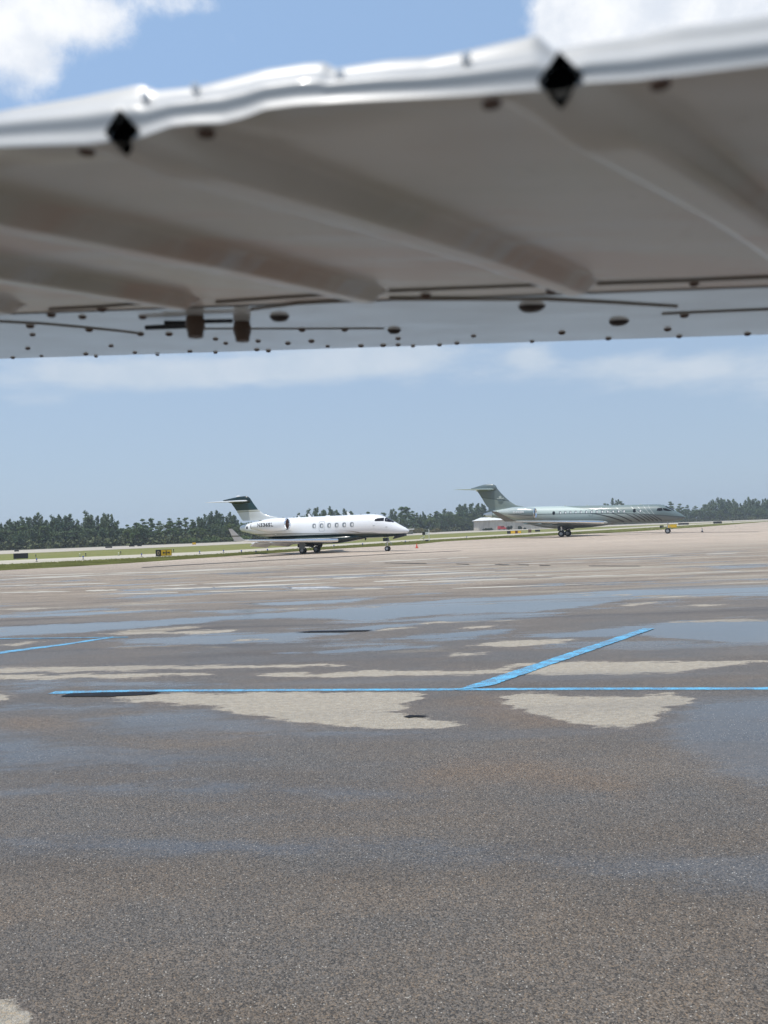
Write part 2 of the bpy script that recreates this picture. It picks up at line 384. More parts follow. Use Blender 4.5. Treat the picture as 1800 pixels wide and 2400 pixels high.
    faded = k.mix(k.ss(k.noise(k.vscale(o, (.03, .2, 1)), 1, 6, .6), .35, .7), (.43, .365, .298), (.345, .290, .236))
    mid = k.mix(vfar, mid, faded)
    mid = k.mix(k.m('MULTIPLY', dsoft, .35), mid, (.13, .105, .085))
    dcol = k.mix(k.ss(n_fine, .3, .7), (.285, .262, .220), (.36, .333, .283))
    c = k.mix(dmask, mid, dcol)
    c = k.mix(k.m('MULTIPLY', wm, .75), c, (.055, .052, .050))
    stone = k.m('ADD', k.m('MULTIPLY', cr, 1.35), k.m('MULTIPLY', n_sp, .7))        # 0..2
    stone = k.m('POWER', k.m('MULTIPLY', stone, .98), k.ss(dmask, 0, 1, 1.2, .38))
    cc = k.new('ShaderNodeCombineColor'); 
    for i in range(3): k.set(cc.inputs[i], stone)
    c = k.mix(1.0, c, cc.outputs[0], 'MULTIPLY')
    c = k.mix(k.m('MULTIPLY', k.m('MULTIPLY', k.ss(n_st2, .52, .62), k.ss(y, 10, 18)), k.m('SUBTRACT', .75, k.m('MULTIPLY', vfar, .35))), c, k.mix(1.0, c, (.62, .60, .60), 'MULTIPLY'))
    tint = k.mix(k.ss(cg, .55, .95), c, k.mix(1.0, c, (1.25, 1.05, .80), 'MULTIPLY'))
    c = k.mix(.7, c, tint)
    c = k.mix(k.m('MULTIPLY', k.ss(cb, .985, .99), k.ss(vo.outputs['Distance'], .55, .35)), c, (.50, .47, .41))
    k.set(b.inputs['Base Color'], c)
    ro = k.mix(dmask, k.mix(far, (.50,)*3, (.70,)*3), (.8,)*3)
    ro = k.mix(wm, ro, k.mix(k.ss(y, 6, 16), (.22,)*3, (.04,)*3))
    k.set(b.inputs['Roughness'], k.sep(ro)[0])
    hgt = k.m('ADD', k.m('MULTIPLY', vo.outputs['Distance'], -1.2), k.m('MULTIPLY', n_sp, .5))
    st = k.m('MULTIPLY', k.ss(y, 3, 18, .8, .06), k.ss(wm, .1, .7, 1, .04))
    k.set(b.inputs['Normal'], k.bump(hgt, st, .006))
    k.set(b.inputs['Specular IOR Level'], k.sep(k.mix(wm, k.mix(dmask, k.mix(far, (.40,)*3, (.2,)*3), (.12,)*3), (.8,)*3))[0])
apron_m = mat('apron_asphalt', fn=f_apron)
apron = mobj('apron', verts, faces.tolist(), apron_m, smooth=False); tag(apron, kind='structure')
for nm, pl, kk in (('dry', dry_px, .35), ('wet', wet_px, .3), ('rust', rust_px, .8)):
    a = apron.data.attributes.new(nm, 'FLOAT', 'POINT'); a.data.foreach_set('value', field(pl, kk).astype(np.float32))
# the same surface around and behind, beyond the fine sheet
y0 = 2.4
def f_apron2(k, b):
    o = k.obj(); n = k.noise(k.vscale(o, (.16, .42, 1)), 1, 7)
    vo = k.new('ShaderNodeTexVoronoi'); vo.inputs['Scale'].default_value = 74; k.l.new(o, vo.inputs['Vector'])
    c = k.mix(k.ss(n, .35, .65), (.085, .078, .070), (.12, .105, .088)); c = k.mix(k.m('MULTIPLY', vo.outputs['Distance'], .8), c, (.04, .04, .04))
    k.set(b.inputs['Base Color'], c)
apron2_m = mat('apron_asphalt_plain', rough=.5, fn=f_apron2)
e0 = (float(Xg[-1, 0]), float(Yg[-1, 0])); e1 = (float(Xg[-1, -1]), float(Yg[-1, -1]))
l0 = float(Xg[0, 0]); l1 = float(Xg[0, -1])
surround = mobj('apron_surround', [(-120, -60, 0), (300, -60, 0), (l0, y0, 0), (l1, y0, 0), (e0[0], e0[1], 0), (e1[0], e1[1], 0), (-120, e0[1]*.8, 0), (300, e1[1], 0)],
                [(0, 1, 3, 2), (0, 2, 4, 6), (1, 7, 5, 3)], apron2_m); tag(surround, kind='structure')

# ---- blue painted lines
def f_blue(k, b):
    o = k.obj(); n = k.noise(k.vscale(o, (2.5, 5, 1)), 1, 8, .65); n2 = k.noise(o, 90, 3)
    c = k.mix(k.ss(n, .42, .58), (.115, .50, .78), (.07, .31, .52)); c = k.mix(k.ss(n2, .45, .7, 0, .75), c, (.07, .17, .27)); c = k.mix(k.ss(k.noise(k.vscale(o, (7, 9, 1)), 1, 6, .7), .54, .64, 0, .8), c, (.10, .13, .15))
    vo = k.new('ShaderNodeTexVoronoi'); vo.inputs['Scale'].default_value = 95; k.l.new(o, vo.inputs['Vector']); c = k.mix(k.m('MULTIPLY', k.ss(k.sep(vo.outputs['Color'])[0], .62, .7), k.ss(n, .35, .6, .35, .9)), c, (.11, .13, .14))
    k.set(b.inputs['Base Color'], c); k.set(b.inputs['Roughness'], k.ss(n, .4, .6, .5, .2))
    k.set(b.inputs['Normal'], k.bump(vo.outputs['Distance'], .3, .004))
blue_m = mat('blue_line_paint', rough=.45, fn=f_blue)
def line_strip(pts, z=.004, n=60):
    # pts: (x, ycentre_upper, y_lower) or pairs of points; resampled with slightly worn edges
    vs = []; A = [ground(*p[0], z) for p in pts]; B = [ground(*p[1], z) for p in pts]
    out = []
    for i in range(n+1):
        s = i/n*(len(pts)-1); j = min(int(s), len(pts)-2); f = s-j
        a = A[j].lerp(A[j+1], f); b = B[j].lerp(B[j+1], f); w = (b-a)
        a = a+w*rnd.uniform(-.05, .05); b = b+w*rnd.uniform(-.05, .05); out += [a, b]
    return out, [(2*i, 2*i+1, 2*i+3, 2*i+2) for i in range(n)]
def blue_line(name, segs):
    mb = MB()
    for s, n, z in segs:
        v_, f_ = line_strip(s, z, n); mb.add(v_, f_)
    o = mb.build(name, blue_m); tag(o, kind='structure'); return o
blue_line('painted_line', [
    ([((130, 1620.0), (110, 1626.5)), ((330, 1616.5), (330, 1620.5)), ((560, 1615.5), (560, 1620.0)), ((900, 1614.0), (900, 1618.5)), ((1400, 1611.5), (1400, 1616.5)), ((1900, 1610.5), (1900, 1616)), ((3200, 1607.5), (3200, 1613.5))], 160, .004),
    ([((1068, 1617.0), (1150, 1607.0)), ((1506, 1473), (1536, 1472.3))], 90, .008),
    ([((-150, 1548), (-150, 1553)), ((0, 1527.0), (0, 1532)), ((150, 1508.5), (150, 1512)), ((265, 1491.5), (265, 1494.5))], 60, .004),
    ([((-150, 1497.5), (-150, 1499.3)), ((100, 1494.8), (100, 1496.2)), ((300, 1492.6), (300, 1493.6))], 60, .0085)])
# tar patches and sealed joints
tar_m = mat('tar', (.012, .012, .014), .65, spec=.15, var=.2, vscale=6)
def poly_sheet(name, polys, m, z):
    mb = MB()
    for i_, p in enumerate(polys): mb.add([ground(*q, z+.0007*(i_ % 7)) for q in p], [tuple(range(len(p)))])
    o = mb.build(name, m); tag(o, kind='structure'); return o
poly_sheet('tar_patches', [[(140, 1632), (165, 1624.5), (250, 1622), (380, 1621.5), (345, 1628), (260, 1631.5)],
    [(690, 1481.5), (730, 1478.3), (800, 1477), (875, 1476), (860, 1479), (800, 1480.5), (740, 1481)],
    [(944, 1678.5), (962, 1675.5), (985, 1676), (1003, 1677.5), (990, 1679.5), (972, 1679), (958, 1681)]], tar_m, .0095)
poly_sheet('joint_sealant', [[(330, 1329.5), (460, 1322), (600, 1314.5), (600, 1315.6), (460, 1323.2), (335, 1330.6)],
    [(600, 1314.0), (760, 1306.5), (930, 1297), (1080, 1290.5), (1080, 1291.2), (930, 1298.0), (760, 1307.6), (600, 1315.0)],
    [(900, 1318.5), (1000, 1320), (1000, 1321.2), (905, 1319.7)], [(1070, 1321), (1100, 1322), (1098, 1323.2), (1070, 1322)], [(1160, 1322), (1195, 1322.8), (1190, 1324), (1160, 1323)],
    [(1215, 1323), (1240, 1323.5), (1240, 1324.6), (1214, 1324)], [(1265, 1324), (1290, 1324.5), (1290, 1325.6), (1264, 1325)], [(1380, 1325.5), (1500, 1326), (1500, 1327), (1380, 1326.7)],
    [(1330, 1249.3), (1560, 1247.6), (1780, 1246.0), (1780, 1246.6), (1560, 1248.4), (1330, 1250.2)]], tar_m, .0095)
def ragged(p):
    h_ = len(p)//2; lo_ = p[:h_]; hi_ = p[h_:][::-1]; out = []
    xa, xb = lo_[0][0], lo_[-1][0]; x = xa
    yl = lambda q: float(np.interp(q, [a[0] for a in lo_], [a[1] for a in lo_])); yh = lambda q: float(np.interp(q, [a[0] for a in hi_], [a[1] for a in hi_]))
    while x < xb-20:
        L_ = rnd.uniform(60, 330); e_ = min(x+L_, xb); n_ = 14; lo2 = []; hi2 = []; w_ = 1.0
        for i in range(n_+1):
            q = x+(e_-x)*i/n_; m_ = (yl(q)+yh(q))/2; hw = abs(yh(q)-yl(q))/2; w_ = min(1.25, max(.3, w_+rnd.uniform(-.3, .3))); t_ = w_*math.sin(math.pi*min(1, max(0, i/n_*.96+.02)))**.35
            m_ += hw*rnd.uniform(-.25, .25); lo2.append((q, m_-hw*t_)); hi2.append((q, m_+hw*t_))
        out.append(lo2+hi2[::-1]); x = e_+rnd.choice([6, 15, 35, 80])
    return out
poly_sheet('pale_line_paint', [r_ for p_ in [[(0, 1356.5), (300, 1343.5), (640, 1327), (900, 1314.5), (1100, 1305.5), (1100, 1307), (900, 1316.5), (640, 1329.3), (300, 1346.2), (0, 1359.7)],
    [(0, 1388), (450, 1377), (700, 1367), (900, 1360.5), (1300, 1347), (1300, 1349), (900, 1363.5), (700, 1370), (450, 1380.2), (0, 1391)],
    [(300, 1375), (620, 1362), (900, 1349), (1170, 1338), (1170, 1340), (900, 1351.5), (620, 1364.7), (300, 1377.4)],
    [(900, 1366), (1200, 1355), (1500, 1345), (1800, 1336), (1800, 1338.5), (1500, 1347.5), (1200, 1358), (900, 1369)],
    [(1060, 1378), (1300, 1370), (1500, 1364), (1500, 1366), (1300, 1372.5), (1060, 1380.3)],
    [(1340, 1309), (1500, 1303), (1800, 1293), (1800, 1294.6), (1500, 1304.8), (1340, 1310.5)],
    [(0, 1349), (400, 1339), (400, 1340.5), (0, 1351)], [(250, 1392), (560, 1384), (900, 1378), (900, 1379.5), (560, 1386), (250, 1394)], [(620, 1353), (900, 1343), (1120, 1336), (1120, 1337.3), (900, 1344.6), (620, 1354.6)],
    [(0, 1372), (260, 1366), (260, 1367.6), (0, 1374)], [(900, 1330), (1250, 1320), (1500, 1313), (1500, 1314), (1250, 1321.3), (900, 1331.6)], [(1300, 1392), (1420, 1389), (1420, 1390.4), (1300, 1393.5)]] for r_ in ragged(p_)],
    mat('worn_pale_concrete', rough=.8, fn=f_pave((.46, .43, .36), (.38, .345, .29))), .003)

# ================================================================== JETS
class Body:
    """lofted fuselage: sections (L, ztop, zbot, halfwidth)"""
    def __init__(s, secs, n=2.15):
        a = np.array(sorted(secs)); s.L = a[:, 0]; s.a = a; s.n = n
        s.sl = [s.slopes(a[:, i]) for i in (1, 2, 3)]
    def slopes(s, y):
        h = np.diff(s.L); d = np.diff(y)/h; m = np.zeros(len(y)); m[0] = d[0]; m[-1] = d[-1]
        for i in range(1, len(y)-1):
            m[i] = 0 if d[i-1]*d[i] <= 0 else 2*d[i-1]*d[i]/(d[i-1]+d[i])
        return m
    def val(s, i, x):
        x = min(max(x, s.L[0]), s.L[-1]); j = min(max(int(np.searchsorted(s.L, x))-1, 0), len(s.L)-2)
        h = s.L[j+1]-s.L[j]; t = (x-s.L[j])/h; y = s.a[:, i]; m = s.sl[i-1]
        return (2*t**3-3*t*t+1)*y[j]+(t**3-2*t*t+t)*h*m[j]+(-2*t**3+3*t*t)*y[j+1]+(t**3-t*t)*h*m[j+1]
    def y(s, x, z, side=-1):
        zt, zb, w = s.val(1, x), s.val(2, x), s.val(3, x); zc = (zt+zb)/2; hh = (zt-zb)/2
        t = min(1, abs(z-zc)/max(hh, 1e-4)); return side*w*(1-t**s.n)**(1/s.n)
    def mesh(s, name, m, parent, rings=110, seg=56):
        u = np.linspace(0, 1, rings); xs = s.L[0]+(s.L[-1]-s.L[0])*(.5-.5*np.cos(np.pi*u))
        vs = []
        for x in xs:
            zt, zb, w = s.val(1, x), s.val(2, x), s.val(3, x); zc = (zt+zb)/2; hh = (zt-zb)/2
            for i in range(seg):
                a = 2*math.pi*i/seg; c_, s_ = math.cos(a), math.sin(a); e = 2/s.n
                vs.append((x, w*math.copysign(abs(c_)**e, c_), zc+hh*math.copysign(abs(s_)**e, s_)))
        fs = [(j*seg+i, j*seg+(i+1) % seg, (j+1)*seg+(i+1) % seg, (j+1)*seg+i) for j in range(rings-1) for i in range(seg)]
        fs += [tuple(range(seg))[::-1], tuple(range((rings-1)*seg, rings*seg))]
        o = mobj(name, vs, fs, m, parent, True)
        bm = bmesh.new(); bm.from_mesh(o.data); bmesh.ops.recalc_face_normals(bm, faces=bm.faces[:]); bm.to_mesh(o.data); bm.free()
        return o
def subdiv_poly(poly, maxlen):
    out = []
    for a, b in zip(poly, poly[1:]+poly[:1]):
        n = max(1, int(math.dist(a, b)/maxlen)); out += [(a[0]+(b[0]-a[0])*i/n, a[1]+(b[1]-a[1])*i/n) for i in range(n)]
    return out
def decal(name, polys, surf, m, parent, off=.012, side=-1, fine=.25):
    """thin shapes (L, z) laid over a body surface; surf(L, z, side) gives y"""
    bm = bmesh.new()
    for p in polys:
        vs = [bm.verts.new((x, 0, z)) for x, z in subdiv_poly(list(p), fine)]
        try: bm.faces.new(vs)
        except ValueError: pass
    bmesh.ops.triangulate(bm, faces=bm.faces[:])
    for _ in range(3):
        es = [e for e in bm.edges if e.calc_length() > .13]
        if not es or len(bm.verts) > 4000: break
        bmesh.ops.subdivide_edges(bm, edges=es, cuts=1); bmesh.ops.triangulate(bm, faces=bm.faces[:])
    for v_ in bm.verts:
        x, z = v_.co.x, v_.co.z; v_.co.y = surf(x, z, side)+side*off
    bmesh.ops.recalc_face_normals(bm, faces=bm.faces[:])
    me = bpy.data.meshes.new(name); bm.to_mesh(me); bm.free(); me.materials.append(m)
    o = bpy.data.objects.new(name, me); col.objects.link(o); o.parent = parent; return o
def rrect(cx, cz, w, h, r, n=5, slope=0.0):
    out = []
    for sx, sz, a0 in ((1, 1, 0), (-1, 1, 90), (-1, -1, 180), (1, -1, 270)):
        for i in range(n+1):
            a = R(a0+90*i/n); x = sx*(w/2-r)+r*math.cos(a); z = sz*(h/2-r)+r*math.sin(a); out.append((cx+x+slope*z, cz+z))
    return out
def frame_strips(poly_out, poly_in):
    n = len(poly_out); return [[poly_out[i], poly_out[(i+1) % n], poly_in[(i+1) % n], poly_in[i]] for i in range(n)]
def foil(name, secs, m, parent, vertical=False, n=14, mi=None):
    """secs: (xLE, chord, span, z or y offset, thickness ratio)"""
    vs = []; N2 = 2*n
    for xle, ch, sp, off, th in secs:
        for i in range(N2):
            if i <= n: u = .5+.5*math.cos(math.pi*i/n); sg = 1
            else: u = .5+.5*math.cos(math.pi*(i)/n); sg = -1
            t = 5*th*(.2969*math.sqrt(max(u, 0))-.126*u-.3516*u*u+.2843*u**3-.1036*u**4)*ch
            x = xle-u*ch
            vs.append((x, off+sg*t, sp) if vertical else (x, sp, off+sg*t))
    fs = [(j*N2+i, j*N2+(i+1) % N2, (j+1)*N2+(i+1) % N2, (j+1)*N2+i) for j in range(len(secs)-1) for i in range(N2)]
    fs += [tuple(range(N2))[::-1], tuple(range((len(secs)-1)*N2, len(secs)*N2))]
    mb = MB(); mb.add(vs, fs); return mb.build(name, m, parent, True)
def wheel(name, c, r, w, parent):
    mb = MB(); x, y, z = c
    mb.cur = 0; mb.rev([(-w*.5, r*.55), (-w*.5, r*.86), (-w*.36, r*.98), (0, r), (w*.36, r*.98), (w*.5, r*.86), (w*.5, r*.55)], (x, y, z), 'y', 24)
    mb.cur = 1; mb.rev([(-w*.5, 0.001), (-w*.42, r*.2), (-w*.36, r*.5), (-w*.5, r*.57)], (x, y, z), 'y', 20)
    mb.rev([(w*.5, 0.001), (w*.42, r*.2), (w*.36, r*.5), (w*.5, r*.57)], (x, y, z), 'y', 20)
    return mb.build(name, [rubber, hubm], parent, True)
def text_mesh(txt, height, bold=.03, align='LEFT'):
    cu = bpy.data.curves.new('lettering', 'FONT'); cu.body = txt; cu.size = 1; cu.offset = bold; cu.resolution_u = 3; cu.space_character = 1.08
    o = bpy.data.objects.new('lettering_tmp', cu); col.objects.link(o); bpy.context.view_layer.update()
    me = bpy.data.meshes.new_from_object(o.evaluated_get(bpy.context.evaluated_depsgraph_get()))
    vs = np.array([v_.co[:] for v_ in me.vertices]); fs = [tuple(p.vertices) for p in me.polygons]
    bpy.data.objects.remove(o); bpy.data.meshes.remove(me)
    mn, mx = vs.min(0), vs.max(0); s_ = height/(mx[1]-mn[1]); vs = (vs-mn)*s_
    return vs, fs, (mx[0]-mn[0])*s_
def lettering(txt, x0, z0, height, width, surf, m, parent, off=.02, side=-1, name='registration_number'):
    vs, fs, w = text_mesh(txt, height); sc = width/w
    out = [(x0+v_[0]*sc, surf(x0+v_[0]*sc, z0+v_[1], side)+side*off, z0+v_[1]) for v_ in vs]
    return mobj(name, out, fs, m, parent)

def nacelle(parent, side, x_in, x_out, yc, zc_in, zc_out, prof, m, lip, fanm, tilt=0.0):
    """prof: list (t 0 intake..1 rear, radius)"""
    ts = [p[0] for p in prof]; rs = [p[1] for p in prof]
    def rad(x): t = (x_in-x)/(x_in-x_out); return float(np.interp(t, ts, rs))
    def zc(x): t = (x_in-x)/(x_in-x_out); return zc_in+(zc_out-zc_in)*t
    n = 40; vs = []; T = np.linspace(0.0, 1, 40)
    for t in T:
        x = x_in+(x_out-x_in)*t; r = rad(x)
        for i in range(n):
            a = 2*math.pi*i/n; vs.append((x, side*yc+r*math.cos(a), zc(x)+r*math.sin(a)))
    fs = [(j*n+i, j*n+(i+1) % n, (j+1)*n+(i+1) % n, (j+1)*n+i) for j in range(len(T)-1) for i in range(n)]
    mb = MB(); mb.add(vs, fs); o = mb.build('engine_nacelle', m, parent, True)
    r0_ = rs[0]; z0_ = zc_in
    mb = MB(); mb.rev([(x_in-.02, r0_*1.005), (x_in+.05, r0_*.985), (x_in+.10, r0_*.93), (x_in+.10, r0_*.89), (x_in+.03, r0_*.84), (x_in-.15, r0_*.80)], (0, side*yc, z0_), 'x', 40)
    mb.build('intake_ring', lip, o, True)
    mb = MB(); mb.rev([(x_in-.14, r0_*.80), (x_in-.5, r0_*.82)], (0, side*yc, z0_), 'x', 32)
    mb.rev([(x_in-.5, r0_*.82), (x_in-.5, .001)], (0, side*yc, z0_), 'x', 32)
    mb.rev([(x_in-.5, r0_*.26), (x_in-.36, r0_*.17), (x_in-.26, .002)], (0, side*yc, z0_), 'x', 20)
    for i in range(22):
        a = 2*math.pi*i/22; rot = Matrix.Rotation(a, 3, 'X') @ Matrix.Rotation(R(35), 3, 'Z')
        mb.box(Matrix.Rotation(a, 3, 'X') @ Vector((0, 0, r0_*.52))+Vector((x_in-.45, side*yc, z0_)), (.02, .09, r0_*.58), Matrix.Rotation(a, 3, 'X') @ Matrix.Rotation(R(40), 3, 'Z'))
    mb.build('fan', fanm, o, False)
    rr = rs[-1]
    mb = MB(); mb.rev([(x_out+.02, rr*.98), (x_out-.12, rr*.9), (x_out-.12, rr*.8), (x_out+.2, rr*.7), (x_out+.2, .001)], (0, side*yc, zc_out), 'x', 28)
    mb.build('exhaust_nozzle', silver_paint, o, True)
    surf = lambda x, z, sd_=side: side*yc+sd_*math.sqrt(max(rad(x)**2-(z-zc(x))**2, 1e-4))
    return o, surf

def place_jet(name, label, px, py, depth, yaw):
    g = ray(px, py); X = g.x/g.y*depth
    return thing(name, label, 'jet', (X, depth, 0), -R(yaw))

# ---------------------------------------------------------------- jet 1 (white and dark green)
j1 = place_jet('private_jet', 'white private jet with dark green belly and tail top parked at left on the apron', 726, 1296, 82, 21.7)
def f_j1(k, b):
    x, y, z = k.sep(k.obj())
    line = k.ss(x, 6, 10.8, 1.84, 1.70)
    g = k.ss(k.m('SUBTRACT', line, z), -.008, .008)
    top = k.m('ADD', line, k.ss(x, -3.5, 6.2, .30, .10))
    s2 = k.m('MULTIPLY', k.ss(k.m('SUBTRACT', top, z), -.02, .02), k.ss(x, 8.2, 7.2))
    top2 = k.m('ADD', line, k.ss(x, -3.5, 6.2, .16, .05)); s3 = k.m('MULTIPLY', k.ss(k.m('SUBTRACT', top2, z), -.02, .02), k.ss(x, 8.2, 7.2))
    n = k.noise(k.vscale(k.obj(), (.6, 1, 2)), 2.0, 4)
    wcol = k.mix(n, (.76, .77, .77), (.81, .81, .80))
    c = k.mix(s2, wcol, (.30, .31, .29)); c = k.mix(s3, c, (.50, .51, .49)); c = k.mix(g, c, (.004, .022, .020)); k.set(b.inputs['Base Color'], c)  # silver stripe above the green, with the lower side's reflection painted into its greys
    # panel seams around the barrel
    fr = k.m('ABSOLUTE', k.m('SUBTRACT', k.m('FRACT', k.m('MULTIPLY', k.m('ADD', x, 10), .47)), .5))
    k.set(b.inputs['Normal'], k.bump(k.ss(fr, 0, .012), .25, .006))
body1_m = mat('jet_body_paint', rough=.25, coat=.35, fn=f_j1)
F1 = Body([(10.92,1.96,1.90,.03),(10.78,2.10,1.76,.17),(10.4,2.33,1.62,.38),(9.9,2.60,1.52,.58),(9.4,2.90,1.44,.75),(8.9,3.18,1.40,.89),(8.4,3.42,1.38,1.0),(7.9,3.60,1.37,1.08),(7.3,3.70,1.36,1.13),
    (6.5,3.72,1.36,1.16),(5,3.72,1.36,1.17),(1,3.72,1.36,1.17),(-2,3.72,1.38,1.17),(-3.5,3.70,1.52,1.12),(-4.5,3.64,1.68,1.02),(-5.5,3.53,1.90,.86),(-6.5,3.40,2.13,.67),(-7.4,3.22,2.35,.48),(-7.95,3.10,2.50,.36),(-8.12,2.98,2.62,.2)])
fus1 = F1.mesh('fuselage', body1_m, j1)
BF = Body([(6.6,1.75,1.36,.3),(5.6,1.75,1.20,.8),(4.4,1.75,1.02,1.15),(2.8,1.75,.90,1.32),(0,1.75,.90,1.34),(-2,1.75,1.05,1.25),(-3.6,1.75,1.35,.95),(-4.4,1.75,1.6,.5)], 2.6)
BF.mesh('belly_fairing', dark_green, j1, 60, 40)
surf1 = lambda x, z, sd_=-1: F1.y(x, z, sd_)
for i in range(6):
    x = 1.18+i*.832; w_o = rrect(x, 2.755, .40, .47, .14); w_i = rrect(x, 2.755, .30, .37, .11)
    fr = decal('window_frame', frame_strips(w_o, w_i), surf1, silver_paint, None, .016, fine=1)
    wn = decal('window', [w_i], surf1, window_grey, j1, .010, fine=1); fr.parent = wn
    bl = decal('window_blind', [rrect(x+.05, 2.73, .17, .27, .07)], surf1, white_plain, wn, .018, fine=1)
    w2 = decal('window', [w_i], surf1, window_grey, j1, .010, side=1, fine=1)
decal('exit_door_outline', frame_strips(rrect(2.02, 2.68, .60, 1.0, .10), rrect(2.02, 2.68, .55, .95, .08)), surf1, grey_door, j1, .010, fine=.3)
decal('entry_door_outline', frame_strips(rrect(6.75, 2.55, .84, 1.66, .12), rrect(6.75, 2.55, .81, 1.63, .11)), surf1, mat('door_seam', (.55, .56, .56), .4), j1, .008, side=1, fine=.3)
for sd_ in (-1, 1):
    decal('cockpit_window', [[(7.70, 3.20), (7.95, 3.27), (8.52, 3.30), (8.62, 2.98), (8.2, 2.98), (7.74, 3.00)]], surf1, glass_dark, j1, .012, sd_, .2)
    decal('cockpit_window', [[(8.60, 3.27), (8.86, 3.15), (9.15, 2.99), (9.42, 2.85), (9.1, 2.86), (8.70, 2.94)]], surf1, glass_dark, j1, .012, sd_, .12)
# windscreen: wraps over the nose top
vs = []
for x, zf in ((8.62, .965), (8.9, .96), (9.18, .95), (9.44, .94)):
    zt, zb = F1.val(1, x), F1.val(2, x); 
    for t in np.linspace(-1, 1, 9):
        y_ = t*F1.val(3, x)*.55; zc = (zt+zb)/2; hh = (zt-zb)/2; w_ = F1.val(3, x)
        vs.append((x, y_, zc+hh*(1-(abs(y_)/w_)**F1.n)**(1/F1.n)+.012))
mobj('windscreen', vs, [(j*9+i, j*9+i+1, (j+1)*9+i+1, (j+1)*9+i) for j in range(3) for i in range(8)], glass_dark, j1, True)
decal('gold_swoosh', [[(4.6, 2.12), (5.2, 2.06), (5.9, 1.94), (6.4, 1.90), (5.9, 2.0), (5.2, 2.10)]], surf1, mat('gold_brown_paint', (.16, .11, .06), .3, coat=.5), j1, .01)
for x, h, l in ((.35, .32, .34), (4.75, .34, .36), (-.95, .2, .24)):
    foil('antenna', [(x, l, 3.70, 0, .12), (x-h*.75, l*.6, 3.72+h, 0, .12)], white_paint, j1, True)
foil('antenna', [(2.5, .6, 3.70, 0, .3), (2.4, .4, 3.79, 0, .3)], white_paint, j1, True)
foil('belly_antenna', [(6.4, .2, 1.38, 0, .1), (6.3, .12, 1.12, 0, .1)], dark_metal, j1, True)
def f_wl(k, b):
    x, y, z = k.sep(k.obj()); a = k.m('MULTIPLY', k.ss(z, 1.93, 1.95), k.ss(z, 2.09, 2.07)); k.set(b.inputs['Base Color'], k.mix(a, (.55, .56, .55), (.16, .17, .15)))
winglet_m = mat('winglet_paint', rough=.3, coat=.4, fn=f_wl)
# wings
def wing(side, secs, m, parent): return foil('wing', [(a, c, side*sp, z, t) for a, c, sp, z, t in secs], m, parent)
for sd_ in (-1, 1):
    w = wing(sd_, [(3.75, 4.5, .9, 1.22, .11), (3.5, 4.3, 1.4, 1.24, .115), (1.0, 2.9, 5.0, 1.38, .105), (-1.15, 1.5, 9.8, 1.58, .10), (-1.35, 1.3, 10.1, 1.61, .09)], white_paint, j1)
    foil('winglet', [(-1.4, 1.15, 1.60, sd_*10.1, .07), (-1.85, .85, 1.95, sd_*10.22, .07), (-2.5, .38, 2.70, sd_*10.5, .07)], winglet_m, w, True)
    mb = MB()
    for a, b in ((1.7, 4.5), (4.6, 7.2)):
        te = lambda s_: np.interp(s_, [1.4, 5, 9.8], [-.8, -1.9, -2.65])
        mb.add([(te(a)+.15, sd_*a, 1.2), (te(b)+.15, sd_*b, 1.36), (te(b)-.45, sd_*b, 1.02), (te(a)-.62, sd_*a, .78), (te(a)+.15, sd_*a, 1.12), (te(b)+.15, sd_*b, 1.29), (te(b)-.43, sd_*b, .99), (te(a)-.60, sd_*a, .75)],
               [(0, 1, 2, 3), (4, 7, 6, 5), (0, 4, 5, 1), (1, 5, 6, 2), (2, 6, 7, 3), (3, 7, 4, 0)])
    mb.build('flap', mat('flap_paint', (.66, .67, .67), .5) if sd_ < 0 else white_paint, w)
    for s_ in (2.7, 4.6, 6.6):
        te = np.interp(s_, [1.4, 5, 9.8], [-.8, -1.9, -2.65]); zz = np.interp(s_, [1.4, 5, 9.8], [1.2, 1.36, 1.56])
        mb = MB(); mb.rev([(te+1.5, .01), (te+1.1, .09), (te+.4, .13), (te-.2, .12), (te-.7, .03), (te-.8, .005)], (0, sd_*s_, zz-.17), 'x', 12)
        mb.build('flap_fairing', white_paint, w, True)
    # polished leading edge
    le = [(3.82, sd_*1.25, 1.24, .20), (1.02, sd_*5.0, 1.38, .13), (-1.13, sd_*9.8, 1.58, .07)]
    vs = []; fs = []
    for q in le:
        for i in range(9):
            a = math.pi*(i/8)-math.pi/2; vs.append((q[0]-.02+math.cos(a)*q[3]*.55-.06, q[1], q[2]+math.sin(a)*q[3]*.9))
    for j in range(2):
        for i in range(8): fs.append((j*9+i, j*9+i+1, (j+1)*9+i+1, (j+1)*9+i))
    mobj('leading_edge', vs, fs, polished, w, True)
# nacelles
prof1 = [(0, .60), (.08, .655), (.25, .70), (.45, .70), (.62, .64), (.8, .50), (.93, .36), (1, .31)]
for sd_ in (-1, 1):
    nac, ns = nacelle(j1, sd_, -1.42, -5.45, 2.0, 3.04, 2.93, prof1, white_paint, polished, fan_brown)
    if sd_ < 0: lettering('N536SL', -4.63, 2.84, .40, 2.0, ns, ink, nac)
    mb = MB(); mb.box((-3.3, sd_*1.28, 3.02), (2.3, .9, .22)); mb.build('engine_pylon', white_paint, j1)
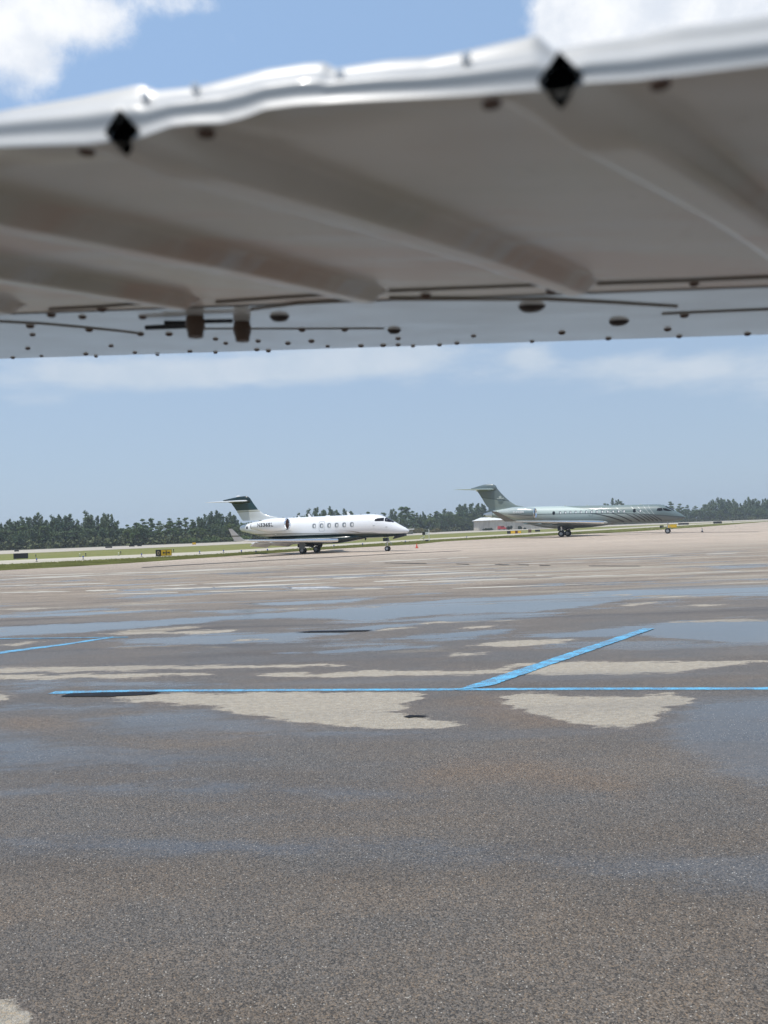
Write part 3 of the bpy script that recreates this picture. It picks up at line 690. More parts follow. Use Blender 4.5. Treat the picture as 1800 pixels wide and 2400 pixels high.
# fin
def f_fin1(k, b):
    x, y, z = k.sep(k.obj())
    c = k.mix(k.ss(z, 4.50, 4.52), (.58, .60, .59), (.30, .30, .24)); c = k.mix(k.ss(z, 4.60, 4.62), c, (.55, .56, .50)); c = k.mix(k.ss(z, 4.70, 4.72), c, (.006, .034, .032))
    k.set(b.inputs['Base Color'], c)
    rl = k.m('SUBTRACT', k.m('ADD', x, 8.05), k.m('MULTIPLY', k.m('SUBTRACT', z, 3.5), -.62))
    k.set(b.inputs['Normal'], k.bump(k.ss(k.m('ABSOLUTE', rl), 0, .03), .6, .02))
fin_m = mat('fin_paint', rough=.25, coat=.5, fn=f_fin1)
fin = foil('fin', [(-3.62, 4.2, 3.60, 0, .04), (-3.66, 4.36, 3.83, 0, .035), (-4.72, 3.42, 4.02, 0, .045), (-5.32, 2.98, 4.27, 0, .06), (-5.95, 2.66, 4.75, 0, .07), (-6.48, 2.62, 5.42, 0, .075), (-6.78, 2.6, 5.86, 0, .075)], fin_m, j1, True)
TB = Body([(-6.72,5.62,5.56,.02),(-6.85,5.95,5.44,.12),(-7.35,6.22,5.38,.2),(-8.0,6.20,5.36,.22),(-8.9,6.10,5.46,.18),(-9.7,5.98,5.68,.1),(-10.22,5.90,5.84,.02)])
TB.mesh('tail_bullet', dark_green, j1, 40, 24)
mb = MB(); mb.rev([(-8.55, .01), (-8.45, .07), (-8.3, .09), (-8.15, .07), (-8.05, .01)], (0, 0, 6.22), 'x', 12); mb.build('beacon_light', white_plain, j1, True)
for sd_ in (-1, 1):
    foil('tailplane', [(-6.98, 2.3, 0, 5.70, .10), (-7.9, 1.75, sd_*1.4, 5.66, .09), (-9.35, .95, sd_*3.3, 5.58, .08), (-9.6, .7, sd_*3.45, 5.575, .06)], white_paint, j1)
decal('data_plate', [rrect(-7.0, 2.85, .22, .26, .03)], surf1, glass_dark, j1, .012, fine=1)
mb = MB(); mb.rev([(-.05, .02), (.1, .035), (.2, .005)], (-3.15, -1.45, 2.02), 'x', 10); mb.build('drain_mast', white_plain, j1, True)
# gear
def gear(parent, x, ys, r, w, ztop, name, strut=.07, dz=0.0):
    g = MB(); yc = sum(ys)/len(ys)
    g.tube((x, yc, r), (x, yc, ztop), strut*.8, strut*1.2); g.tube((x, ys[0], r+dz), (x, ys[-1], r+dz), strut*.7)
    g.tube((x, yc, ztop-.1), (x+.45, yc, r+.35), strut*.5); g.tube((x-.1, yc, r+.15), (x-.25, yc, r+.45), strut*.4); g.tube((x-.25, yc, r+.45), (x, yc, r+.7), strut*.4)
    o = g.build(name, [steel], parent, True)
    for y_ in ys: wheel('wheel', (x, y_, r+dz), r, w, o)
    return o
for s_ in (-1, 1):
    mg = gear(j1, 0.05, (s_*1.40, s_*1.72), .33, .2, 1.15, 'main_gear', .08)
    mb = MB(); mb.box((.1, s_*1.86, .80), (.62, .03, .66), Matrix.Rotation(R(8*s_), 3, 'X')); mb.build('gear_door', grey_door, mg)
    mb = MB(); mb.box((.35, s_*.75, .84), (1.1, .9, .1)); mb.box((-.55, s_*1.0, .80), (.4, .4, .34)); mb.box((.8, s_*.95, .74), (.26, .3, .3), Matrix.Rotation(R(25), 3, 'Y'))
    mb.tube((.5, s_*1.1, .8), (.7, s_*1.1, .32), .02); mb.tube((-.1, s_*.8, .7), (.5, s_*1.3, .9), .05); mb.build('gear_linkage', dark_metal, mg)
ng = gear(j1, 8.6, (-.17, .17), .25, .14, 1.5, 'nose_gear', .05)
mb = MB(); mb.box((8.45, -.16, 1.15), (.5, .02, .35)); mb.box((8.45, .16, 1.15), (.5, .02, .35)); mb.build('gear_door', dark_green, ng)
for y_ in (-.12, .12):
    mb = MB(); mb.box((8.68, y_, .95), (.1, .1, .12)); mb.build('taxi_light', polished, ng)
mb = MB(); mb.prism([(9.25, 1.18), (10.55, 1.45), (10.5, 1.70), (9.6, 1.58)], -.3, .3, lambda v_: Vector((v_.x, v_.z, v_.y))); mb.build('nose_gear_door', dark_metal, j1)
for x, z in ((7.6, 2.55), (8.85, 2.38)):
    mb = MB(); mb.tube((x, F1.y(x, z)+.02, z), (x, F1.y(x, z)-.05, z), .03, .02); mb.tube((x, F1.y(x, z)-.05, z), (x+.18, F1.y(x, z)-.06, z), .015)
    mb.build('pitot_probe', dark_metal, j1)

# ---------------------------------------------------------------- jet 2 (grey-green, swooshes)
j2 = place_jet('private_jet', 'long grey-green private jet with dark curved swooshes on its nose parked at right', 1324, 1257, 129, 26.5)
GL = lambda x: float(np.interp(x, [-13, -4.2, 0, 8, 12, 15, 18.4], [4.05, 3.76, 3.66, 3.42, 3.16, 2.82, 2.38]))
def curve_z(k, x, pts):
    # piecewise-linear in x by summed ramps
    t = None
    out = pts[0][1]
    acc = None
    for (x0_, z0_), (x1_, z1_) in zip(pts, pts[1:]):
        r_ = k.new('ShaderNodeMapRange'); k.set(r_.inputs['Value'], x); r_.inputs['From Min'].default_value = x0_; r_.inputs['From Max'].default_value = x1_
        r_.inputs['To Min'].default_value = 0; r_.inputs['To Max'].default_value = z1_-z0_
        acc = r_.outputs[0] if acc is None else k.m('ADD', acc, r_.outputs[0])
    return k.m('ADD', acc, out)
sage_light = (.40, .48, .455); sage_mid = (.125, .17, .175); sage_dark = (.115, .15, .15)
def f_j2(k, b):
    x, y, z = k.sep(k.obj())
    ln = curve_z(k, x, [(-13, 4.05), (-4.2, 3.76), (0, 3.66), (8, 3.42), (12, 3.16), (15, 2.82), (18.4, 2.38)])
    up = k.ss(k.m('SUBTRACT', z, ln), -.01, .01)
    tl = curve_z(k, x, [(-4, 5.4), (0, 4.9), (3, 4.4), (7, 3.75), (9, 3.42)])          # light rear panel sweeping forward and down
    upc = k.mix(k.ss(k.m('SUBTRACT', z, tl), -.1, .1), sage_light, (.165, .215, .205))
    upc = k.mix(k.ss(x, 9, 15), upc, sage_mid)
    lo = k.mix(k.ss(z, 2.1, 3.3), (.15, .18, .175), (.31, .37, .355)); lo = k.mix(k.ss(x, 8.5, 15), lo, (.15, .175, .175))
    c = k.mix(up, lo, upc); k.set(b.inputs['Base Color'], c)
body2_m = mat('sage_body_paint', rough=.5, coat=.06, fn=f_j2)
sage_l_m = mat('sage_paint_light', sage_light, .25, coat=.5); sage_m_m = mat('sage_paint', sage_mid, .25, coat=.5); sage_d_m = mat('sage_paint_dark', sage_dark, .25, coat=.5)
pinst = mat('dark_pinstripe', (.02, .028, .03), .3); palestripe = mat('pale_pinstripe', (.50, .54, .52), .3)
F2 = Body([(18.45,2.46,2.38,.03),(18.2,2.66,2.2,.2),(17.7,3.0,2.04,.42),(17.0,3.46,1.92,.70),(16.2,3.98,1.86,.95),(15.5,4.34,1.82,1.12),(14.7,4.52,1.80,1.24),(13,4.59,1.80,1.32),(10,4.65,1.85,1.35),(3,4.83,1.95,1.35),(-3,5.0,2.05,1.35),(-5,5.04,2.2,1.3),
    (-7,5.06,2.55,1.16),(-9,5.0,2.98,.93),(-11,4.76,3.36,.66),(-12.6,4.42,3.66,.42),(-13.2,4.22,3.85,.28)])
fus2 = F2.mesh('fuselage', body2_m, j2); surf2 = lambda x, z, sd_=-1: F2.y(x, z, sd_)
mb = MB(); mb.rev([(-12.0, .56), (-12.7, .44), (-13.25, .32), (-13.6, .2), (-13.6, .12), (-13.2, .10)], (0, 0, 4.03), 'x', 24); mb.build('tail_cone', white_paint, j2, True)
mb = MB(); mb.rev([(-.02, .001), (-.02, .13), (.05, .15), (.3, .16)], (-13.45, -.16, 3.98), 'x', 16); mb.build('exhaust_port', dark_metal, j2, True)
B2 = Body([(8.4,2.5,1.82,.3),(7,2.5,1.62,.9),(5,2.5,1.42,1.35),(3,2.5,1.31,1.55),(-1,2.5,1.30,1.55),(-3.5,2.5,1.62,1.35),(-6,2.5,2.2,.9),(-7,2.6,2.5,.4)], 2.6)
B2.mesh('belly_fairing', mat('belly_grey', (.17, .19, .185), .35), j2, 60, 40)
wins = [-.28+.826*i for i in range(8)]+[6.33+.826*i for i in range(5)]+[12.05]
for i, x in enumerate(wins):
    z = float(np.interp(x, [-.3, 5.5, 12.1], [3.86, 3.76, 3.62])); w_o = rrect(x, z, .38, .50, .15); w_i = rrect(x, z, .28, .40, .12)
    wn = decal('window', [w_i], surf2, window_grey, j2, .012, fine=1)
    fr = decal('window_frame', frame_strips(w_o, w_i), surf2, sage_d_m, wn, .02, fine=1)
    bl = decal('window_blind', [rrect(x+.05, z-.02, .18, .30, .08)], surf2, white_plain, wn, .022, fine=1)
for x in (-1.33, 11.2):
    z = 3.84 if x < 0 else 3.69; wn = decal('window', [rrect(x, z, .42, .56, .16)], surf2, glass_dark, j2, .014, fine=1); tag(wn, 'black window without a blind')
decal('exit_door_outline', frame_strips(rrect(4.56, 3.66, .62, 1.1, .12), rrect(4.56, 3.66, .52, 1.0, .09)), surf2, sage_d_m, j2, .014, fine=.3)
decal('pinstripe', [[(a, GL(a)-.02), (b, GL(b)-.02), (b, GL(b)+.045), (a, GL(a)+.045)] for a, b in zip(np.arange(-4.2, 18, .5), np.arange(-3.7, 18.4, .5))], surf2, pinst, j2, .012)
def sw(x0, z0, x1, z1, w0, w1, bow, n=14):
    a = []; b = []
    for i in range(n+1):
        t = i/n; x = x0+(x1-x0)*t; z = z0+(z1-z0)*(t**bow); w = w0+(w1-w0)*t; a.append((x, z+w/2)); b.append((x, z-w/2))
    return [[a[i], a[i+1], b[i+1], b[i]] for i in range(n)]
for x0, x1, bw in ((3.9, 9.5, 1.7), (7.6, 10.7, 1.35), (9.7, 11.9, 1.3), (10.8, 12.7, 1.2), (11.7, 13.35, 1.15), (12.5, 13.9, 1.1), (13.1, 14.5, 1.05), (13.8, 15.1, 1.0)):
    decal('swoosh', sw(x0, GL(x0)+.02, x1, 2.05, .04, .26, bw), surf2, pinst, j2, .013)
for x0, x1 in ((6.0, 7.8), (8.3, 9.8), (10.6, 12.0), (11.6, 12.8), (12.5, 13.5), (13.2, 14.1)):
    decal('pale_swoosh', sw(x0, 4.45, x1, GL(x1)+.08, .05, .10, .85), surf2, palestripe, j2, .013)
for sd_ in (-1, 1):
    decal('cockpit_window', [[(14.45, 3.55), (14.6, 3.92), (15.2, 3.95), (15.35, 3.55), (14.9, 3.48)]], surf2, glass_dark, j2, .013, sd_, .15)
    decal('cockpit_window', [[(15.45, 3.55), (15.32, 3.92), (15.8, 3.85), (16.3, 3.62), (16.65, 3.42), (16.0, 3.44)]], surf2, glass_dark, j2, .013, sd_, .12)
vs = []
for x in (15.7, 16.0, 16.4, 16.85):
    zt, zb = F2.val(1, x), F2.val(2, x)
    for t in np.linspace(-1, 1, 9):
        w_ = F2.val(3, x); y_ = t*w_*.6; vs.append((x, y_, (zt+zb)/2+(zt-zb)/2*(1-(abs(y_)/w_)**F2.n)**(1/F2.n)+.014))
mobj('windscreen', vs, [(j*9+i, j*9+i+1, (j+1)*9+i+1, (j+1)*9+i) for j in range(3) for i in range(8)], glass_dark, j2, True)
for sd_ in (-1, 1):
    w = foil('wing', [(a, c, sd_*sp, z, t) for a, c, sp, z, t in ((7.1, 7.6, 1.0, 2.02, .11), (6.6, 7.2, 1.6, 2.06, .11), (3.4, 4.6, 5.6, 2.28, .105), (-3.0, 1.9, 13.9, 2.66, .095), (-3.5, 1.7, 14.4, 2.70, .08))], mat('wing_grey', (.40, .43, .42), .25, coat=.5) if sd_ < 0 else sage_l_m, j2)
    foil('winglet', [(-3.5, 1.75, 2.70, sd_*14.4, .06), (-4.3, 1.45, 3.1, sd_*14.7, .06), (-6.2, .8, 4.25, sd_*15.5, .06)], mat('winglet_bronze', (.12, .12, .10), .3, coat=.4) if sd_ < 0 else sage_d_m, w, True)
    vs = []; fs = []
    for q in ((6.62, sd_*1.75, 2.06, .36), (3.42, sd_*5.6, 2.28, .24), (-2.98, sd_*13.9, 2.66, .10)):
        for i in range(9):
            a = math.pi*(i/8)-math.pi/2; vs.append((q[0]-.08+math.cos(a)*q[3]*.55-.06, q[1], q[2]+math.sin(a)*q[3]*.6))
    for j in range(2):
        for i in range(8): fs.append((j*9+i, j*9+i+1, (j+1)*9+i+1, (j+1)*9+i))
    mobj('leading_edge', vs, fs, polished, w, True)
    for s_ in (4.0, 7.0, 10.0):
        te = np.interp(s_, [1.6, 5.6, 13.9], [-.6, -1.2, -4.9]); zz = np.interp(s_, [1.6, 5.6, 13.9], [2.05, 2.28, 2.66])
        mb = MB(); mb.rev([(te+1.9, .01), (te+1.3, .12), (te+.4, .17), (te-.3, .13), (te-.8, .01)], (0, sd_*s_, zz-.2), 'x', 12); mb.build('flap_fairing', sage_m_m, w, True)
prof2 = [(0, .84), (.06, .90), (.22, .97), (.45, .96), (.65, .84), (.82, .62), (.95, .40), (1, .34)]
def f_nac(k, b):
    x, y, z = k.sep(k.obj())
    ln = k.m('ADD', 3.50, k.m('MULTIPLY', k.m('ADD', x, 4.2), -.115))
    hi = k.m('ADD', 4.35, k.m('MULTIPLY', k.m('ADD', x, 4.2), .06))
    c = k.mix(k.ss(k.m('SUBTRACT', z, ln), -.02, .02), (.24, .275, .265), (.17, .22, .22))
    c = k.mix(k.ss(k.m('SUBTRACT', z, hi), -.25, .25), c, (.33, .39, .38)); c = k.mix(k.ss(x, -6.2, -9.0), c, (.42, .47, .45)); k.set(b.inputs['Base Color'], c)
nac_m = mat('nacelle_sage', rough=.25, coat=.6, fn=f_nac)
for sd_ in (-1, 1):
    nac, ns = nacelle(j2, sd_, -4.0, -9.95, 2.75, 3.94, 4.30, prof2, nac_m, polished, dark_metal)
    if sd_ < 0:
        lettering('C-FXZN', -7.35, 4.02, .36, 1.75, ns, white_plain, nac)
        decal('pinstripe', [[(a, 3.50-(a+4.2)*.115-.03), (a+.5, 3.50-(a+4.7)*.115-.03), (a+.5, 3.50-(a+4.7)*.115+.03), (a, 3.50-(a+4.2)*.115+.03)] for a in np.arange(-8.2, -4.5, .5)], ns, pinst, nac, .012)
    mb = MB(); mb.box((-6.6, sd_*1.6, 3.98), (3.2, 1.0, .3)); mb.build('engine_pylon', sage_d_m, j2)
def f_fin2(k, b):
    x, y, z = k.sep(k.obj())
    ln = k.m('ADD', 6.14, k.m('MULTIPLY', k.m('ADD', x, 8.93), -.17)); d = k.m('SUBTRACT', z, ln)
    c = k.mix(k.ss(d, -.02, .02), (.20, .24, .225), (.12, .15, .145)); c = k.mix(k.m('MULTIPLY', k.ss(d, -.06, -.03), k.ss(d, .05, .02)), c, (.03, .04, .04)); k.set(b.inputs['Base Color'], c)
fin2_m = mat('fin_sage', rough=.28, coat=.4, fn=f_fin2)
foil('fin', [(-6.3, 6.4, 4.7, 0, .04), (-6.55, 6.1, 5.14, 0, .03), (-7.9, 5.1, 5.42, 0, .04), (-8.9, 4.5, 6.05, 0, .05), (-9.7, 4.1, 6.8, 0, .055), (-10.45, 3.85, 7.6, 0, .055), (-11.25, 3.7, 8.6, 0, .055)], fin2_m, j2, True)
T2 = Body([(-11.1,8.4,8.3,.03),(-11.3,8.85,8.1,.18),(-11.9,9.15,8.02,.26),(-13.0,9.18,8.0,.28),(-14.0,9.04,8.05,.24),(-15,8.8,8.35,.14),(-15.75,8.64,8.56,.02)])
T2.mesh('tail_bullet', sage_d_m, j2, 40, 24)
for sd_ in (-1, 1): foil('tailplane', [(-11.5, 3.4, 0, 8.28, .09), (-13.2, 2.5, sd_*2.6, 8.29, .08), (-15.4, 1.45, sd_*5.4, 8.3, .06), (-15.9, 1.0, sd_*5.6, 8.3, .05)], sage_l_m, j2)
# tail emblem: pale leaf over a pale bar, dark half disc below
fs_ = lambda x, z, sd_=-1: sd_*.22
leaf = [(a*.62, b*.62) for a, b in [(0, 0), (.12, .02), (.34, .08), (.28, .16), (.46, .34), (.34, .36), (.36, .5), (.2, .42), (.16, .62), (.08, .56), (0, .78), (-.08, .56), (-.16, .62), (-.2, .42), (-.36, .5), (-.34, .36), (-.46, .34), (-.28, .16), (-.34, .08), (-.12, .02)]]
lx, lz = -10.55, 6.72
decal('emblem', [[(lx+a, lz+b) for a, b in leaf], [(lx-.62, lz-.10), (lx+.66, lz-.13), (lx+.6, lz+.06), (lx+.15, lz+.0), (lx-.55, lz+.03)]], fs_, mat('emblem_pale', (.42, .47, .44), .4), j2, .0, fine=5)
decal('emblem', [[(lx+.52*math.cos(a), lz-.22+.40*math.sin(a)) for a in np.linspace(math.pi, 2*math.pi, 12)]], fs_, sage_d_m, j2, .0, fine=5)
for s_ in (-1, 1):
    mg = gear(j2, 0, (s_*1.85, s_*2.35), .50, .3, 1.6, 'main_gear', .12)
    mb = MB(); mb.box((-.1, s_*2.1, 1.35), (1.0, .06, .8)); mb.box((.3, s_*1.6, 1.25), (1.6, 1.0, .2)); mb.build('gear_door', dark_metal, mg)
ng = gear(j2, 15.8, (-.2, .2), .42, .18, 1.9, 'nose_gear', .06)
for x in (0.5, 4.0, 9.0, 12.2): foil('antenna', [(x, .5, float(F2.val(1, x))-.03, 0, .2), (x-.1, .3, float(F2.val(1, x))+.12, 0, .2)], palestripe, j2, True)

# ================================================================== FOREGROUND WING
def f_wing(k, b):
    o = k.obj(); n = k.noise(k.vscale(o, (3, 9, 3)), 1, 5); n2 = k.noise(o, 60, 3)
    c = k.mix(k.ss(n, .3, .7), (.70, .69, .66), (.78, .78, .76)); c = k.mix(k.ss(n2, .62, .8, 0, .25), c, (.42, .38, .33))
    k.set(b.inputs['Base Color'], c); k.set(b.inputs['Roughness'], k.ss(n, .3, .7, .26, .38))
wing_m = mat('wing_skin_paint', rough=.3, coat=.25, fn=f_wing)
def f_under(k, b):
    o = k.obj(); n = k.noise(k.vscale(o, (3, 9, 3)), 1, 5); n2 = k.noise(o, 60, 3); n3 = k.noise(k.vscale(o, (2, 7, 2)), 1, 5)
    c = k.mix(k.ss(n, .35, .65), (.62, .575, .475), (.74, .68, .60)); c = k.mix(k.ss(n3, .50, .62, 0, .75), c, (.64, .46, .36)); c = k.mix(k.ss(k.noise(k.vscale(o, (2.5, 9, 2), (4, 8, 0)), 1, 6, .6), .54, .66, 0, .8), c, (.74, .75, .74)); c = k.mix(k.ss(k.noise(k.vscale(o, (14, 3, 2), (1, 8, 0)), 1, 5, .65), .60, .70, 0, .45), c, (.45, .36, .28)); c = k.mix(k.ss(n2, .62, .8, 0, .3), c, (.42, .36, .29))  # grime, with beige and pale streaks painted in as mottled ground reflections
    k.set(b.inputs['Base Color'], c); k.set(b.inputs['Roughness'], k.ss(n, .3, .7, .34, .46)); k.set(b.inputs['Normal'], k.bump(n3, .12, .004))
    b.inputs['Coat Roughness'].default_value = .18
edge_m = mat('edge_paint', (.47, .47, .455), .40, coat=.15, var=.08, vscale=14)
panel_m = mat('forward_panel_paint', (.66, .655, .62), .34, coat=.35, var=.10, vscale=9)
under_m = mat('grimy_underside_painted_reflections', coat=.6, fn=f_under)
brown = mat('weathered_brown', (.10, .055, .035), .6, var=.4, vscale=80)
hole_m = mat('black_interior', (.002, .002, .002), .9, spec=0.0)
seam_m = mat('seam_sealant', (.26, .215, .17), .7, var=.3, vscale=30)
wr = thing('aircraft_wing', 'pale blurred aircraft wing overhead seen from below, with ribs, rivets and two black diamond openings', 'wing', (0, 0, 0))
D1 = Vector((-.1174, .374)); D2 = Vector((.0791, .326)); SE = (D2-D1).length; eh = (D2-D1)/SE
bh = Vector((.637, .771)).normalized(); nh = Vector((bh.y, -bh.x))
pz = lambda x, y: 2.2474-.0422*x+.1139*y
def te_px(s_):      # photograph column of the trailing edge at s
    p = D1+eh*s_; q = Vector((p.x, p.y, pz(p.x, p.y)-EYE)); return 900+FPX*q.dot(rv)/q.dot(fv)
low = [(-700,420),(-300,380),(0,345),(100,341),(200,338),(262,331),(287,336),(312,327),(340,318),(400,296),(450,290),(520,288),(575,274),(620,256),(690,246),(800,238),(950,231),(1100,223),(1250,211),(1313,215),(1375,194),(1480,188),(1600,175),(1800,150),(2300,95),(3000,20)]
top = [(-700,395),(-300,315),(0,256),(150,231),(290,203),(312,203),(330,216),(450,203),(520,186),(600,166),(700,151),(745,148),(765,163),(900,143),(1000,137),(1100,118),(1200,96),(1262,82),(1300,118),(1400,100),(1500,86),(1600,63),(1720,50),(1800,38),(2300,-60),(3000,-200)]
ss_ = np.concatenate([np.arange(-3.0, -.75, .02), np.arange(-.75, .62, .0022), np.arange(.62, 2.0, .02)]); TL = []; NV = 26
def z_at(px, py, Y): return at_depth(px, py, Y).z
cols = []
for s_ in ss_:
    p = D1+eh*s_
    if s_ < -.75 or s_ > .6178:
        e_ = D1+eh*(-.75 if s_ < 0 else .6178); px = te_px(-.75 if s_ < 0 else .6178); yl = float(np.interp(px, [q[0] for q in low], [q[1] for q in low])); yt = float(np.interp(px, [q[0] for q in top], [q[1] for q in top]))
        dz = pz(p.x, p.y)-pz(e_.x, e_.y); cols.append((s_, p, px, z_at(px, yl, e_.y)+dz, z_at(px, yt, e_.y+.012)+dz)); continue
    px = te_px(s_); yl = float(np.interp(px, [q[0] for q in low], [q[1] for q in low])); yt = float(np.interp(px, [q[0] for q in top], [q[1] for q in top]))
    cols.append((s_, p, px, z_at(px, yl, p.y), z_at(px, yt, p.y+.012)))
vs = []
for s_, p, px, zl, zt in cols:
    for j in range(NV):
        u = j/(NV-1)
        off = .016*min(u, .5)+.008*max(0, u-.5)-.0042*math.sin(math.pi*u)+.0018*math.sin(2*math.pi*(1.5*u+.9*s_))*math.sin(math.pi*u)
        q = p-eh.orthogonal().normalized()*0
        nrm = Vector((-eh.y, eh.x)); 
        vs.append((p.x+nrm.x*off, p.y+nrm.y*off, zl+(zt-zl)*u))
fs = []; dia = []
for i in range(len(ss_)-1):
    for j in range(NV-1):
        a, b, c, d = i*NV+j, (i+1)*NV+j, (i+1)*NV+j+1, i*NV+j+1
        cx = (vs[a][0]+vs[c][0])/2; cy = (vs[a][1]+vs[c][1])/2; cz = (vs[a][2]+vs[c][2])/2
        hole = False
        for (dx, dy, pyc, rx, rz_) in ((D1.x, D1.y, 309, .0080, .0098), (D2.x, D2.y, 186, .0086, .0105)):
            zc = at_depth(287 if dx < 0 else 1313, pyc, dy).z; sl = (cx-dx)*eh.x+(cy-dy)*eh.y
            if abs(sl)/rx+abs(cz-zc)/rz_ < 1: hole = True
        if not hole: fs.append((a, b, c, d))
te = mobj('trailing_edge', vs, fs, edge_m, wr, True)
for (dx, dy, pxc, pyc, rx, rz_) in ((D1.x, D1.y, 287, 309, .0082, .0100), (D2.x, D2.y, 1313, 186, .0088, .0107)):
    zc = at_depth(pxc, pyc, dy).z; mb = MB(); nrm = Vector((-eh.y, eh.x))
    ring = [(-rx, 0), (0, -rz_), (rx, 0), (0, rz_)]; vv = []
    for dep in (-.0022, .004):
        for a, b in ring: vv.append((dx+eh.x*a+nrm.x*dep, dy+eh.y*a+nrm.y*dep, zc+b))
    mb.add(vv, [(0, 1, 5, 4), (1, 2, 6, 5), (2, 3, 7, 6), (3, 0, 4, 7), (4, 5, 6, 7)]); mb.build('bead_opening', hole_m, wr)
# corrugated underside
TEND = .545; ts = np.concatenate([np.arange(0, .05, .004), np.arange(.05, TEND+.001, .006)])
ss2 = np.concatenate([np.arange(-3.0, -1.35, .009), np.arange(-1.35, .62, .0035), np.arange(.62, 2.0, .007)])
vs = []
zlow = {round(c[0], 4): c[3] for c in cols}; zs_arr = np.array([c[3] for c in cols]); s_arr = np.array([c[0] for c in cols])
bl_len = .502
for s_ in ss2:
    for t in ts:
        p = D1+eh*s_+bh*t; z = pz(p.x, p.y)
        kb = round(s_/SE); h = 0
        for kk in (kb-1, kb, kb+1):
            r_ = D1+eh*(kk*SE); dv = p-r_; al = dv.dot(bh); pe = abs(dv.dot(nh)); L_ = bl_len+(0.0 if kk > -3 else -.01)
            al_over = max(0, al-(L_-.03)); pe_ = dv.dot(nh)-.010*math.sin(math.pi*min(1, max(0, al/L_))); q = math.hypot(pe_, al_over*1.0); hw = .0265-.006*min(1, max(0, al/L_))
            if q < hw: h = max(h, (.0155-.004*min(1, max(0, al/L_)))*(.5-.5*math.cos(math.pi*min(1, (1-q/hw)*1.7)))**.8)
        z -= h
        if t < .045:
            w_ = (1-t/.045)**1.6; zl = float(np.interp(s_, s_arr, zs_arr)); 
            if s_ >= s_arr[0]: z = z*(1-w_)+zl*w_
        vs.append((p.x, p.y, z))
nt = len(ts)
fs = [(i*nt+j, (i+1)*nt+j, (i+1)*nt+j+1, i*nt+j+1) for i in range(len(ss2)-1) for j in range(nt-1)]
skin = mobj('corrugated_skin', vs, fs, under_m, wr, True)
KF = .062; NE = Vector((-eh.y, eh.x)); PN = D1+bh*.535
def onplane(px, py, off=0.0, fwd=None):
    d = ray(px, py); t = (2.2474-EYE-off)/(d.z+.0422*d.x-.1139*d.y)
    if fwd is None: fwd = (Vector((d.x*t, d.y*t))-PN).dot(NE) > 0
    if fwd: t = (2.2474-EYE-off-.0012-KF*PN.dot(NE))/(d.z+.0422*d.x-.1139*d.y-KF*(d.x*NE.x+d.y*NE.y))
    return Vector((d.x*t, d.y*t, EYE+d.z*t))
# forward panel: from the seam to the far lip, then the section turns up into the leading edge
xs_ = np.concatenate([[-3.0, -2.2], np.linspace(-1.5, .85, 120), [1.4, 2.0]]); vs = []; NR = 18
for s_ in xs_:
    p = PN+eh*s_; a = Vector((p.x, p.y, pz(p.x, p.y)-.0012)); q = a-Vector((0, 0, EYE)); x = 900+FPX*q.dot(rv)/q.dot(fv)
    bx = None
    if s_ < -1.5 or s_ > .85: bx = True
    yf = float(np.interp(x, [-700, 0, 900, 1800, 2400], [862, 841, 813, 784, 766]))
    b = onplane(x, yf, .0, True) if not bx else Vector((0, 0, 0))
    if bx: s0_ = -1.5 if s_ < 0 else .85; p0 = PN+eh*s0_; q0 = Vector((p0.x, p0.y, pz(p0.x, p0.y)-EYE)); x0_ = 900+FPX*q0.dot(rv)/q0.dot(fv); b = onplane(x0_, float(np.interp(x0_, [-700, 0, 900, 1800, 2400], [862, 841, 813, 784, 766])), 0, True); p = PN+eh*s_; b = Vector((b.x+(p.x-p0.x), b.y+(p.y-p0.y), b.z+pz(p.x, p.y)-pz(p0.x, p0.y)))
    dr_ = (b-a).normalized()
    for j in range(NR-6): 
        u = j/(NR-7); vs.append(a.lerp(b, u))
    for j in range(6):
        an = (j+1)/6*math.pi*.5; rr = .05; vs.append(b+Vector((dr_.x*math.sin(an)*rr, dr_.y*math.sin(an)*rr, rr*(1-math.cos(an))+dr_.z*rr*math.sin(an))))
fs = [(i*NR+j, (i+1)*NR+j, (i+1)*NR+j+1, i*NR+j+1) for i in range(len(xs_)-1) for j in range(NR-1)]
panel = mobj('forward_panel', vs, fs, panel_m, wr, True)
farl = [vs[i*NR+NR-1] for i in range(len(xs_))]
# upper skin closes the section
vs = []; nU = len(cols); fx = [PN.x*0+c_ for c_ in xs_]
fl = np.array([[q.x, q.y, q.z] for q in farl])
for s_, p, px, zl, zt in cols:
    nrm = Vector((-eh.y, eh.x)); a = Vector((p.x+nrm.x*.012, p.y+nrm.y*.012, zt)); b = Vector([float(np.interp(s_, xs_, fl[:, i])) for i in range(3)])
    for j in range(8):
        u = j/7; c_ = a.lerp(b, u); c_.z += .05*math.sin(math.pi*u)*(1-.3*u); vs.append(c_)
fs = [(i*8+j, i*8+j+1, (i+1)*8+j+1, (i+1)*8+j) for i in range(nU-1) for j in range(7)]
mobj('upper_skin', vs, fs, wing_m, wr, True)
